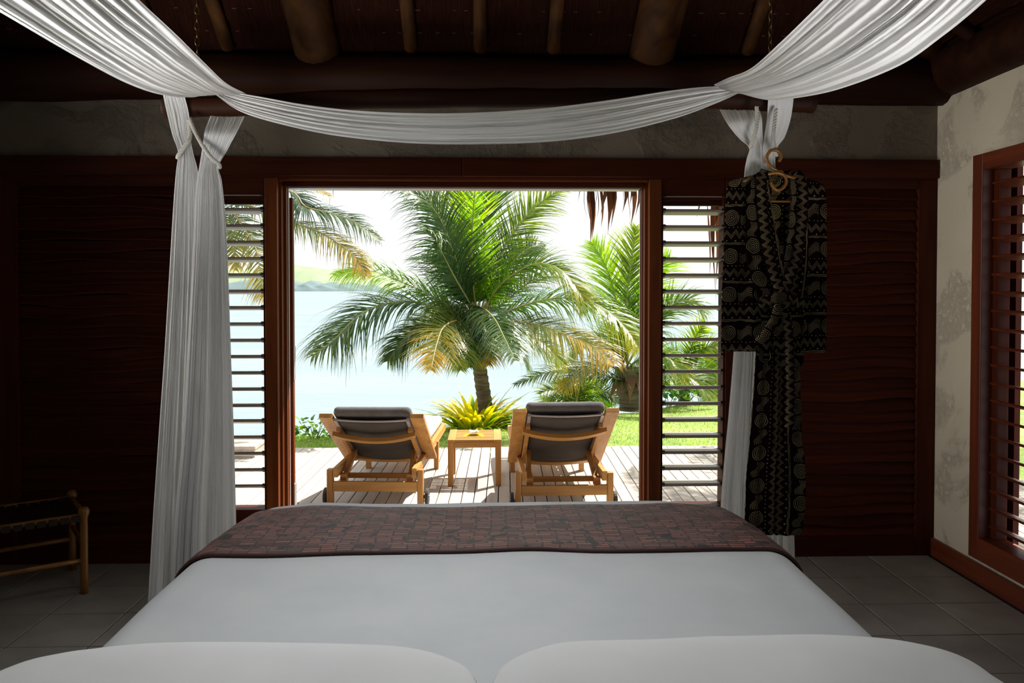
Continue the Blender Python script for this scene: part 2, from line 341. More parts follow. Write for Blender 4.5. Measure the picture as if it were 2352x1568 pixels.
# ================================================================== SETTING
W = 4.55                      # front face of the timber wall
XL, XR, YR = -3.15, 2.57, -1.0
XRW = XR
def struct(name, loc=(0, 0, 0)): return tag(empty(name, loc), kind='structure')

# floor: grout bed with single tiles
flo = MB().bb(XL-.2, XR+.2, YR-.2, W+.16, -.12, -.006).build('floor', M['grout']); tag(flo, kind='structure')
T = .355
mb = MB(); e = .0035; h = T/2-e
mb.add([(-h, -h, -.008), (h, -h, -.008), (h, h, -.008), (-h, h, -.008), (-h, -h, -.0015), (h, -h, -.0015), (h, h, -.0015), (-h, h, -.0015),
        (-h+.002, -h+.002, 0), (h-.002, -h+.002, 0), (h-.002, h-.002, 0), (-h+.002, h-.002, 0)],
       [(0, 1, 5, 4), (1, 2, 6, 5), (2, 3, 7, 6), (3, 0, 4, 7), (4, 5, 9, 8), (5, 6, 10, 9), (6, 7, 11, 10), (7, 4, 8, 11), (8, 9, 10, 11)])
tm = mb.mesh('tile', M['tile'])
ox = on(2066, 1459, 0); x0 = ox.x-T*14; y0 = ox.y-T*12
for i in range(22):
    for j in range(20):
        cx, cy = x0+(i+.5)*T, y0+(j+.5)*T
        if cx-T/2 < XL or cx+T/2 > XR+.02 or cy+T/2 > W+.14 or cy-T/2 < 1.35: continue
        if abs(cx) < .85 and 1.35 < cy < 3.1: continue          # under the bed
        inst(tm, 'tile', flo, (cx, cy, R.uniform(-.0006, .0006)))

z_hb, z_ht, z_pt = Z(407, W), Z(364, W), 2.60      # header bottom/top, plaster top
# plaster wall above the header
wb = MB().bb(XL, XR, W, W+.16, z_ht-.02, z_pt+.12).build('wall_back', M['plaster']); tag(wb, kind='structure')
# right wall: plaster around the window opening
wy0, wy1 = 3.05, at(2240, 358, 3).y
def yR(px): d = ray(px, 700); return XR*d.y/d.x
wy1 = yR(2243); wz0, wz1 = None, None
def zR(px, py): d = ray(px, py); return EYE+d.z*(XR/d.x)
wz1 = zR(2240, 360); wz0 = zR(2238, 1275)
mb = MB()
mb.bb(XR, XR+.16, wy1-.02, W+.16, 0, 2.68); mb.bb(XR, XR+.16, YR, wy0, 0, 2.68); mb.bb(XR, XR+.16, wy0, wy1-.02, wz1-.02, 2.68); mb.bb(XR, XR+.16, wy0, wy1-.02, 0, wz0+.02)
tag(mb.build('wall_right', M['plaster_lit']), kind='structure')
mb = MB(); mb.bb(XL-.16, XL, YR, W+.16, 0, 2.68); tag(mb.build('wall_left', M['plaster_lit']), kind='structure')
mb = MB(); mb.bb(XL, XR, YR-.16, YR, 0, 1.0); mb.bb(XL, XR, YR-.16, YR, 2.4, 2.68); mb.bb(XL, -1.4, YR-.16, YR, 1.0, 2.4); mb.bb(1.4, XR, YR-.16, YR, 1.0, 2.4); mb.bb(-1.4, 1.4, YR-.16, YR-.14, 1.0, 2.4)
tag(mb.build('wall_rear', M['plaster_lit']), kind='structure')
tag(MB().bb(XR-.018, XR, YR, W, 0, .105).build('baseboard_right', M['win_y'], bevel=.003), kind='structure')
# header board
hb = struct('trim_1'); xj = X(1062, W)
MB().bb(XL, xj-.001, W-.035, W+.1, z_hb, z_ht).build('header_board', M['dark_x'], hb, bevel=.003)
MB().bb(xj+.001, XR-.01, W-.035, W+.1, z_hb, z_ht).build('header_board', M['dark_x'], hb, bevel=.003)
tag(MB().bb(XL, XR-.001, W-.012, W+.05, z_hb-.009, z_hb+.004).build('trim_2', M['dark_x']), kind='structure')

# door opening
d1 = struct('door_1')
def post(x0, x1, y0, y1, z0, z1, m='jamb', name='post', b=.003): return MB().bb(X(x0, W), X(x1, W), y0, y1, z0, z1).build(name, M[m], d1, bevel=b)
zt = z_hb-.008
def post2(pa, pb, yf, depth, z1, m='jamb', name='post', b=.003): return MB().bb(X(pa, yf), X(pb, yf), yf, yf+depth, 0, z1).build(name, M[m], d1, bevel=b)
for A in ([(609, 637), (640.5, 648), (651, 659), (661.5, 664)], [(1491, 1519), (1480, 1488), (1474, 1479), (1469.5, 1471.5)]):
    post2(*A[0], W-.005, .145, zt); post2(*A[1], W+.045, .10, zt); post2(*A[2], W+.09, .06, zt-.015); post2(*A[3], W+.12, .015, zt-.05, 'alu', 'track_strip', .001)
zz = [Z(p, W) for p in (411, 416, 428, 431.5)]
MB().bb(X(640, W), X(1489, W), W+.012, W+.14, zz[1], zz[0]).build('head_moulding', M['jamb_x'], d1, bevel=.002)
MB().bb(X(649, W), X(1480, W), W+.03, W+.16, zz[2], zz[1]-.001).build('head_rail', M['dark_x'], d1, bevel=.003)
MB().bb(X(661, W), X(1472, W), W+.045, W+.15, zz[3], zz[2]-.001).build('track_strip', M['alu'], d1)
MB().bb(X(640, W), X(1489, W), W+.01, W+.2, -.01, .022).build('threshold', M['jamb_x'], d1, bevel=.004)
# the slid-back door leaf whose edge shows on the left, with its lock plate
lf = MB().bb(X(665, W+.18), X(673, W+.18), W+.18, W+.22, .05, zt-.09).build('sliding_leaf', M['jamb'], d1, bevel=.004)
MB().bb(X(673, W+.18), X(673, W+.18)+.006, W+.176, W+.215, Z(880, W), Z(800, W)).build('lock_plate', M['alu'], lf, bevel=.002)
MB().bb(X(673, W+.18), X(673, W+.18)+.008, W+.173, W+.217, .05, Z(1125, W)).build('lock_plate', M['alu'], lf, bevel=.002)

# louvred side windows
def blade_mesh(L, depth=.115, th=.017, name='louvre_blade'):
    mb = MB(); pr = [(-depth/2, 0), (-depth/2+.006, th/2), (0, th*.62), (depth/2-.006, th/2), (depth/2, 0), (depth/2-.006, -th/2), (0, -th*.62), (-depth/2+.006, -th/2)]
    vs = [(sx*L/2, y, z) for sx in (-1, 1) for y, z in pr]; n = len(pr)
    mb.add(vs, [tuple(range(n)), tuple(range(n, 2*n))[::-1]]+[(k, k+n, (k+1) % n+n, (k+1) % n) for k in range(n)]); return mb
def clip_mesh():
    mb = MB(); pr = [(-.066, .004), (-.05, .014), (.02, .012), (.05, -.002), (.03, -.014), (-.04, -.012)]
    vs = [(s*.009, y, z) for s in (-1, 1) for y, z in pr]; n = 6
    return mb.add(vs, [tuple(range(n)), tuple(range(n, 2*n))[::-1]]+[(k, k+n, (k+1) % n+n, (k+1) % n) for k in range(n)])
cm = clip_mesh().mesh('louvre_clip', M['metal'])
def louvre_window(name, pa, pb, low_tilt):
    wn = struct(name); xa, xb = X(pa, W), X(pb, W); L = xb-xa-.016; zb = .30 if False else Z(1166, W); ztop = Z(455, W)
    MB().bb(xa-.001, xb+.001, W+.0, W+.11, ztop-.005, zt).build('head_rail', M['dark_x'], wn, bevel=.003)
    MB().bb(xa-.001, xb+.001, W+.0, W+.11, 0, zb).build('bottom_panel', M['dark_x'], wn, bevel=.003)
    bm_ = blade_mesh(L).mesh('louvre_blade', M['louvre'])
    z = Z(445+18, W) ; k = 0
    MB().bb(xa, xb, W+.035, W+.075, Z(469, W), Z(458, W)).build('upper_rail', M['dark_x'], wn, bevel=.002)
    while True:
        zz_ = Z(484+37.25*(k-1), W+.0); up = zz_ > Z(950, W)
        t = math.radians(-5.5 if up else low_tilt)
        if k == 0: zz_ = Z(452, W); 
        if zz_ < zb+.03: break
        b = inst(bm_, 'louvre_blade', wn, ((xa+xb)/2, W+.055, zz_), (t, 0, 0))
        for s in (-1, 1): inst(cm, 'louvre_clip', b, (s*(L/2-.004), 0, 0))
        k += 1
    for q in (xa+.0, xb-.0): 
        s = 1 if q == xa else -1
        MB().bb(min(q, q+s*.008), max(q, q+s*.008), W+.005, W+.105, zb, ztop-.005).build('side_stile', M['dark_z'], wn)
louvre_window('window_1', 462, 608, -14)
louvre_window('window_2', 1520, 1665, -1.5)

# shutter doors of wavy hand-cut boards
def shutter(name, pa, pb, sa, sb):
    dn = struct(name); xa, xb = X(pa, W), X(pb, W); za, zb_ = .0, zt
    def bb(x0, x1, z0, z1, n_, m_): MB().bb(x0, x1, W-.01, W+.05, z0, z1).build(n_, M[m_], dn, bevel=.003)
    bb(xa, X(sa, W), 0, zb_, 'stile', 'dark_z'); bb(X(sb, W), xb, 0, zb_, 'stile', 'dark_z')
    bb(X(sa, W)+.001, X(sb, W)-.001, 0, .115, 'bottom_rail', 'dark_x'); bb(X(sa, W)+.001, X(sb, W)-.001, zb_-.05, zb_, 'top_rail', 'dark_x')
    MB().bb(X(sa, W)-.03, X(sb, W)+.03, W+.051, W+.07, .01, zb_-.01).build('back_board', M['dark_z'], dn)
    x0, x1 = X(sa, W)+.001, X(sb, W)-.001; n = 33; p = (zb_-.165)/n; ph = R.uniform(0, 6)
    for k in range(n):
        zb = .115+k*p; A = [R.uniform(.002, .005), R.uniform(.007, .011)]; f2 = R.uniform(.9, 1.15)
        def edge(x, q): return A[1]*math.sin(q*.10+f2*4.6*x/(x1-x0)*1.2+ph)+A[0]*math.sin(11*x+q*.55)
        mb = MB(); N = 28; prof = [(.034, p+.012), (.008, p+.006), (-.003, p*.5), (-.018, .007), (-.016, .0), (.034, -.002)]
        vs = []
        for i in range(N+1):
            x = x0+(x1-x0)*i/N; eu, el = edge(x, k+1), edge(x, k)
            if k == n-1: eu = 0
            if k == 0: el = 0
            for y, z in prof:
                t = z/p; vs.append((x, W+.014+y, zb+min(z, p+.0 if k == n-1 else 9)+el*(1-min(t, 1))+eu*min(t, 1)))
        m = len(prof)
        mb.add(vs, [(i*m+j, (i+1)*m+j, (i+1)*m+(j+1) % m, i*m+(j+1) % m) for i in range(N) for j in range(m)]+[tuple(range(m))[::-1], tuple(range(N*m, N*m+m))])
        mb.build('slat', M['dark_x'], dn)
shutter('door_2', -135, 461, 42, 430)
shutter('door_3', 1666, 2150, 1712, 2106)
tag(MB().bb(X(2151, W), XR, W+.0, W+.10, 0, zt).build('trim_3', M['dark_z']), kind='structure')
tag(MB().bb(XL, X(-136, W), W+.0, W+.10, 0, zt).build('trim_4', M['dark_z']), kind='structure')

# right wall window
w3 = struct('window_3'); fx0, fx1 = XR-.03, XR+.10; fw = .085
MB().bb(fx0, fx1, wy1-fw, wy1, wz0, wz1).build('jamb', M['win'], w3, bevel=.004)
MB().bb(fx0, fx1, wy0, wy0+fw, wz0, wz1).build('jamb', M['win'], w3, bevel=.004)
MB().bb(fx0, fx1, wy0+fw, wy1-fw, wz1-fw*1.0, wz1).build('head', M['win_y'], w3, bevel=.004)
MB().bb(fx0, fx1, wy0+fw, wy1-fw, wz0, wz0+fw*1.4).build('sill', M['win_y'], w3, bevel=.004)
MB().bb(XR+.03, XR+.09, wy1-fw-.05, wy1-fw-.001, wz0+fw*1.4, wz1-fw).build('stile', M['dark_z'], w3, bevel=.003)
MB().bb(XR+.085, XR+.10, 3.05, wy1-fw-.12+.02, wz0+.1, wz0+.11).build('track', M['metal'], w3)
bm3 = blade_mesh(wy1-wy0-2*fw-.07, .12, .012).mesh('louvre_blade', M['win_y'])
z = wz0+fw*1.4+.06
while z < wz1-fw-.03:
    b = inst(bm3, 'louvre_blade', w3, (XR+.045, (wy0+wy1)/2-.02, z), (math.radians(-16 if z < 1.0 else -9), 0, -PI/2)); z += .0925
# closed shutter leaf outside most of the window
mb = MB().bb(XR+.125, XR+.155, yR(2328)+.17, wy1+.0, wz0-.05, wz1+.05); mb.build('outer_shutter', M['dark_z'], w3)

# ------------------------------------------------------------------ roof
RS = .67
def zr(x, y): return 2.82+RS*min(W-.05-y, XR-.05-x, x-XL-.05, y-YR-.05)
cl = tag(empty('ceiling'), kind='structure')
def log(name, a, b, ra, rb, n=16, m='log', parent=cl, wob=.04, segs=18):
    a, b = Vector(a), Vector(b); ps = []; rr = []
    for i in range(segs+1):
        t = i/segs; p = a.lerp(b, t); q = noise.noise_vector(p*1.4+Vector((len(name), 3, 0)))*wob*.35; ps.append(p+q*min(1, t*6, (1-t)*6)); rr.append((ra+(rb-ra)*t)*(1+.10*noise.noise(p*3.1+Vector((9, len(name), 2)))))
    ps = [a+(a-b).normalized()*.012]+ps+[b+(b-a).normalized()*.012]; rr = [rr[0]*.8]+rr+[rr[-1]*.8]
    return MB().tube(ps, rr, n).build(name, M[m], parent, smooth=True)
log('wall_plate_log', (XL-.3, W-.05, 2.70), (XR+.3, W-.05, 2.70), .13, .125)
log('wall_plate_log', (XR-.0, W+.1, 2.745), (XR-.0, YR-.2, 2.745), .13, .13)
log('wall_plate_log', (XL+.0, W+.1, 2.745), (XL+.0, YR-.2, 2.745), .13, .13, m='log_y')
log('wall_plate_log', (XL-.3, YR, 2.70), (XR+.3, YR, 2.70), .13, .125)
# main rafters and light battens on the slope above the doors
def rafter(name, x, r0, r1, ytop=2.2, ybot=4.62, off=0, m='log_y'):
    a = (x, ybot, 2.82+RS*(W-.05-ybot)+off); b = (x, ytop, 2.82+RS*(W-.05-ytop)+off); return log(name, a, b, r0, r1, m=m)
for px, d in ((725, .12), (1500, .12)): rafter('main_rafter', X(px, 4.4), d, d*1.15, 1.6)
for px in (943, 1103, 1272, 1720, 1880, 520, 360, 200): rafter('rafter', X(px, 4.4), .036, .036, 2.0, 4.45, .0)
for yy in (4.1, 3.6, 3.1, 2.5):
    a = (XR+.05, yy, zr(XR+.05, yy)); k = 1.2 if yy < 4 else .35; b = (XR-k, yy, 2.82+RS*(k-.05)); log('rafter', a, b, .036, .036, m='log')
log('hip_rafter', (XR+.05, W+.05, 2.80), (XR-2.6, W-2.65, 2.80+RS*2.6), .085, .08, m='log_y')
log('hip_rafter', (XL-.05, W+.05, 2.80), (XL+2.6, W-2.65, 2.80+RS*2.6), .085, .08, m='log_y')
# thatch courses
def course(a, b, c, d, seed):      # a-b lower edge, c-d upper edge (points), small sag and uneven lip
    a, b, c, d = map(Vector, (a, b, c, d)); mb = MB(); N = max(8, int((b-a).length*9))
    def P(u, v):
        lo = a.lerp(b, u); hi = c.lerp(d, u); p = lo.lerp(hi, v); nz_ = noise.noise(Vector((u*N*.5, seed*3.1, v)))*.012
        p.z += -.022*(1-v)+nz_*(1-v)+.02*v; return p
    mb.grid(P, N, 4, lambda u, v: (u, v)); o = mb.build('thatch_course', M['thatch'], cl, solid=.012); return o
S = .12; off = .055
for k in range(24):
    y1, y2 = W+.15-k*S, W+.15-(k+1)*S-.03
    def edge_x(y): t = max(0, W-.05-y); return XL+t+.0, XR-t
    a0, a1 = edge_x(y1); b0, b1 = edge_x(y2)
    if b1-b0 < .3: break
    zz1 = 2.82+RS*(W-.05-y1)+off; zz2 = 2.82+RS*(W-.05-y2)+off
    course((a0, y1, zz1), (a1, y1, zz1), (b0, y2, zz2), (b1, y2, zz2), k)
for k in range(24):
    x1, x2 = XR+.15-k*S, XR+.15-(k+1)*S-.03; t1, t2 = max(0, XR-.05-x1), max(0, XR-.05-x2)
    z1_, z2_ = 2.82+RS*(XR-.05-x1)+off, 2.82+RS*(XR-.05-x2)+off
    course((x1, W-t1, z1_), (x1, YR+t1, z1_), (x2, W-t2, z2_), (x2, YR+t2, z2_), k+40)
for k in range(12):
    S2 = .24; x1, x2 = XL-.15+k*S2, XL-.15+(k+1)*S2+.03; t1, t2 = max(0, x1-XL-.05), max(0, x2-XL-.05)
    course((x1, YR+t1, 2.82+RS*(x1-XL-.05)+off), (x1, W-t1, 2.82+RS*(x1-XL-.05)+off), (x2, YR+t2, 2.82+RS*(x2-XL-.05)+off), (x2, W-t2, 2.82+RS*(x2-XL-.05)+off), k+80)
for k in range(12):
    y1, y2 = YR-.15+k*S2, YR-.15+(k+1)*S2+.03; t1, t2 = max(0, y1-YR-.05), max(0, y2-YR-.05)
    course((XR-t1, y1, 2.82+RS*(y1-YR-.05)+off), (XL+t1, y1, 2.82+RS*(y1-YR-.05)+off), (XR-t2, y2, 2.82+RS*(y2-YR-.05)+off), (XL+t2, y2, 2.82+RS*(y2-YR-.05)+off), k+120)
# stitching pegs of the thatch, the pale dashes
mb = MB()
for k in range(2, 16):
    y = W+.15-k*S-.06
    for i in range(60):
        x = XL+.3+i*.095+R.uniform(-.02, .02)
        if abs(x+.3) > 2.8-(W-y) or R.random() < .35: continue
        mb.box((x, y, 2.82+RS*(W-.05-y)+off-.020), (R.uniform(.012, .03), .004, .004))
tag(mb.build('thatch_stitching', M['dryleaf'], cl), kind='stuff')
# roof eave outside and its hanging leaf fringe
ev = tag(empty('roof_eave', (0, 5.3, 2.30)), 'thatched roof eave hanging over the deck with dry leaf ends drooping', 'roof')
mb = MB()
def EP(u, v): x = XL-.6+u*(XR-XL+1.2); y = W+.12+v*.68; return (x, y-5.3, 2.86+RS*(W-.05-y)+.02*noise.noise(Vector((x*5, y*3, 1)))+(.05 if v < .99 else 0)-2.30)
mb.grid(EP, 90, 6); mb.build('thatch_layer', M['thatch'], ev, solid=.12)
def leafstrip(mb, p, L, w, dx, dy, seed, n=6):
    vs = []; p = Vector(p)
    for i in range(n+1):
        t = i/n; c = p+Vector((dx*t*t+.012*math.sin(seed+t*5), dy*t, -L*t)); ww = w*(.55+.9*math.sin(PI*min(1, t*1.15+.12)))*(1-t**5)*.5+.0006
        a = seed+t*2.0; s = Vector((math.cos(a)*.8+.35, math.sin(a)*.4, 0)); vs += [c-s*ww, c+s*ww+Vector((0, .004, 0))]
    mb.add(vs, [(2*i, 2*i+1, 2*i+3, 2*i+2) for i in range(n)], [(t_/(2*n+1), .5) for t_ in range(2*n+2)])
FR = [(1318, 450, .008), (1345, 500, .010), (1352, 528, .014), (1357, 560, .030), (1362, 548, .026), (1384, 520, .020), (1392, 512, .026), (1400, 540, .036), (1410, 524, .020), (1421, 462, .008), (1432, 470, .012), (1438, 488, .022), (1446, 495, .014), (1453, 510, .026), (1459, 520, .022), (1467, 500, .02), (757, 470, .018), (762, 452, .01), (940, 447, .008), (1330, 470, .006), (1640, 690, .05), (1652, 660, .03), (1633, 640, .02), (1580, 470, .02), (1610, 500, .02), (1655, 520, .04), (540, 470, .02), (1370, 470, .03), (1376, 500, .012)]
for px, py, wd in FR:
    b = at(px, py, 5.22); L = 2.33-b.z; mb = MB(); leafstrip(mb, (0, 0, 0), L, wd, R.uniform(-.03, .03), R.uniform(-.03, .03), R.uniform(0, 6)); mb.build('dry_leaf', M['dryleaf'], ev, loc=(b.x, R.uniform(-.1, -.02), .03))
for x_ in [XL+i*.055 for i in range(108)]:
    mb = MB(); L = R.uniform(.05, .15)*1.0; leafstrip(mb, (0, 0, 0), L, R.uniform(.01, .03), 0, 0, R.uniform(0, 6), 3); mb.build('dry_leaf', M['dryleaf'], ev, loc=(x_+R.uniform(-.02, .02), -.03, .03))

# ================================================================== OUTSIDE
DZ = -.05
dk = tag(empty('deck', (0, 0, DZ)), 'weathered pale timber deck of narrow boards outside the open doors', 'deck')
DE = on(1120, 1027, DZ).y
ang = -math.atan((1162-1120)/F); pw = .0925; L = DE-W-.10
bmsh = MB().bb(-pw/2+.0035, pw/2-.0035, 0, L, -.03, 0)
dms = []
o = bmsh.build('plank', M['deck'], dk, bevel=.003); dms.append(o.data)
for i in range(-42, 48):
    x = i*pw
    q = o if i == -42 else bpy.data.objects.new('plank', o.data)
    if i != -42: C.objects.link(q); q.parent = dk; md = q.modifiers.new('bevel', 'BEVEL'); md.width = .003; md.segments = 2; md.limit_method = 'ANGLE'
    q.location = (x-math.sin(ang)*0-.09*0, W+.13, R.uniform(-.0015, .0015)); q.rotation_euler = (0, 0, ang)
for yy in (W+.3, 5.6, 6.4, 7.2, DE-.15): MB().bb(-4.0, 4.4, yy-.03, yy+.03, -.13, -.031).build('joist', M['dark_x'], dk)
pf = tag(empty('platform', (0, 0, 0)), 'low pale timber platform at the far left end of the deck', 'platform')
a = on(588, 1024, .06)
for k in range(5): MB().bb(-3.8, a.x, 7.55+k*.093, 7.55+k*.093+.088, .03, .06).build('plank', M['deck'], pf, bevel=.002)
MB().bb(-3.8, a.x-.01, 7.56, 8.0, -.049, .03).build('base', M['deck'], pf)

# lawn, bank and sea
def back(x):       # far edge of the lawn
    pts = [(-6, 9.0), (-2.6, 9.1), (-1.0, 9.4), (0, 9.9), (1.0, 10.5), (2.0, 10.7), (3.2, 11.6), (6, 12.5), (9, 13)]
    for (a_, b_), (c_, d_) in zip(pts, pts[1:]):
        if a_ <= x <= c_: return b_+(d_-b_)*(x-a_)/(c_-a_)
    return pts[0][1] if x < -6 else 13
GZ = -.15
mb = MB()
def LP(u, v):
    x = -6+15*u; y = 4.5+(back(x)-4.5)*v; return (x, y, GZ-.10*(y < 7.8)+.03*noise.noise(Vector((x*.6, y*.6, 0)))+(.06*max(0, x-.5)/3 if y > 8 else 0))
mb.grid(LP, 100, 50); tag(mb.build('ground', M['lawn'], smooth=True), kind='structure')
mb = MB()
def BP(u, v): x = -6+15*u; b = LP(u, 1); return (x, b[1]+v*5*(.4+.6*v)+.08*noise.noise(Vector((x*2, v*5, 0))), b[2]-v**1.3*3.2)
mb.grid(BP, 100, 14); tag(mb.build('shore_bank', M['lawn'], smooth=True), kind='structure')
mb = MB()
for i in range(16000):
    x = R.uniform(-3.4, 4.6); y = 8.0+(back(x)-8.0)*R.random(); v_ = (y-4.5)/(back(x)-4.5); z = LP((x+6)/15, v_)[2]; hgt = R.uniform(.02, .05); a_ = R.uniform(0, PI); dx, dy = math.cos(a_)*.004, math.sin(a_)*.004; lx, ly = R.uniform(-.02, .02), R.uniform(-.02, .02); rn = R.random()
    mb.add([(x-dx, y-dy, z-.005), (x+dx, y+dy, z-.005), (x+lx, y+ly, z+hgt)], [(0, 1, 2)], [(0, rn), (0, rn), (1, rn)])
tag(mb.build('grass', M['blade']), 'short green lawn grass between the deck and the shore', 'grass', kind='stuff')
mb = MB(); mb.grid(lambda u, v: ((u-.5)*60*(1+v*v*150), 9+v**3*9000, -3.0), 40, 60); tag(mb.build('sea', M['water'], smooth=True), kind='structure')
# far headland
def hill(name, prof, Y, depth, m, base=-3.2):
    mb = MB(); xs = [at(p, 700, Y).x for p, _ in prof]; hs = [at(p, q, Y).z for p, q in prof]; n = 160
    def H(x):
        for i in range(len(xs)-1):
            if xs[i] <= x <= xs[i+1]:
                t = (x-xs[i])/(xs[i+1]-xs[i]); t = t*t*(3-2*t); return hs[i]+(hs[i+1]-hs[i])*t
        return hs[0] if x < xs[0] else hs[-1]
    def P(u, v):
        x = xs[0]+(xs[-1]-xs[0])*u; h = H(x)-base; nn = noise.noise(Vector((x*.02, v*4, 3)))*.12+noise.noise(Vector((x*.06, v*9, 5)))*.05
        k = math.sin(PI*min(v*.62+.0, 1))**.8 if v > 0 else 0
        return (x+12*noise.noise(Vector((x*.01, v*3, 0))), Y+(v-.6)*depth, base+h*max(0, k+nn*k*(1-abs(2*v-1))*1.0))
    mb.grid(P, n, 30); return tag(mb.build(name, m, smooth=True), kind='structure')
hill('hills', [(380, 640), (450, 622), (520, 612), (590, 618), (640, 609), (675, 607), (705, 612), (740, 617), (775, 630), (820, 650), (835, 662)], 900, 160, M['hill'])
hill('hills', [(600, 640), (680, 634), (740, 622), (780, 614), (830, 617), (870, 630), (915, 650), (935, 662)], 1100, 160, M['hill'])
hill('hills', [(380, 651), (450, 645), (520, 650), (575, 644), (640, 648), (665, 642), (690, 650), (712, 644), (730, 652), (752, 647), (775, 653), (800, 648), (830, 655), (850, 653), (880, 663)], 800, 40, M['cliff'])

# ------------------------------------------------------------------ palms
def frond(parent, pts, Ls, mat, rmat='rachis', n=70, droop=.9, w=.028, nhint=(0, -.3, 1), tipf=.18, start=.12, spread=.75, r0=.016, jit=1.0, origin=None):
    w *= .74; n = int(n*1.12)
    P = catmull(pts, 60); O = Vector(origin or P[0]); mb = MB(); nh = Vector(nhint)
    acc = [0]
    for i in range(59): acc.append(acc[-1]+(P[i+1]-P[i]).length)
    tot = acc[-1]
    for side in (-1, 1):
        for k in range(n):
            t = start+(1-start)*(k+R.uniform(-.3, .3))/n
            t = max(0.02, min(t, .999)); i = min(int(t*59), 58); f = t*59-i; p = P[i].lerp(P[i+1], f); Tn = (P[i+1]-P[i]).normalized()
            N = (nh-Tn*nh.dot(Tn)); N = N.normalized() if N.length > .05 else Vector((0, -1, 0)); Sd = Tn.cross(N)*side
            l = Ls*(.55+.45*math.sin(PI*min(1, (t-start)/(1-start)*1.0+.12)) if t < .7 else 1.0-(t-.7)/.3*(1-tipf))*R.uniform(.8, 1.12)
            d = (Sd*1.0+Tn*(spread+.5*t)+N*R.uniform(.05, .3)).normalized(); d = (d+Vector((R.gauss(0, .10), R.gauss(0, .10), R.gauss(0, .08)))*jit).normalized()
            q = p.copy(); ns_ = 4; vs = []; rn = R.random(); wd = w*R.uniform(.7, 1.15); uvs = []
            wv = d.cross(N).normalized()
            for s in range(ns_+1):
                a = s/ns_; ww = wd*(.45+.55*math.sin(PI*min(1, a*1.3+.2)))*(1-a**3)*.5+.0005
                wv2 = (wv-d*wv.dot(d)).normalized()
                vs += [q-wv2*ww-O, q+wv2*ww-O]; uvs += [(t*.75+a*.25, rn)]*2
                q = q+d*(l/ns_); d = (d+Vector((0, 0, -1))*droop*(.10+.30*a)*R.uniform(.7, 1.3)).normalized()
            mb.add(vs, [(2*s, 2*s+1, 2*s+3, 2*s+2) for s in range(ns_)], uvs)
    fo = mb.build('frond', M[mat], parent, loc=O-parent.location)
    MB().tube([p-O for p in P[::3]]+[P[-1]-O], [r0*(1-.8*i/20) for i in range(21)][:len(P[::3])+1], 5).build('rachis', M[rmat], fo, smooth=True)
    return fo
def palm_trunk(parent, pts, ra, rb):
    P = catmull(pts, 70); rr = [(ra+(rb-ra)*i/69)*(1+.05*((i*7) % 3-1))+(.05 if i < 4 else 0)*(4-i)/4 for i in range(70)]
    return MB().tube([p-parent.location for p in P], rr, 14).build('trunk', M['trunk'], parent, smooth=True)
def FP(pts, Y0, Y1): n = len(pts)-1; return [at(px, py, Y0+(Y1-Y0)*i/n) for i, (px, py) in enumerate(pts)]
py_ = 10.0
base = on(1117, 990, GZ-.02); base.y = 10.0; base = Vector((at(1117, 900, 10.0).x, 10.0, GZ))
pt = tag(empty('palm_tree', base), 'large coconut palm with wide drooping fronds rising behind the yellow-leaved plant', 'tree')
palm_trunk(pt, [base, at(1114, 930, 10), at(1104, 860, 10), at(1096, 800, 10), at(1098, 760, 10), at(1104, 725, 10)], .098, .075)
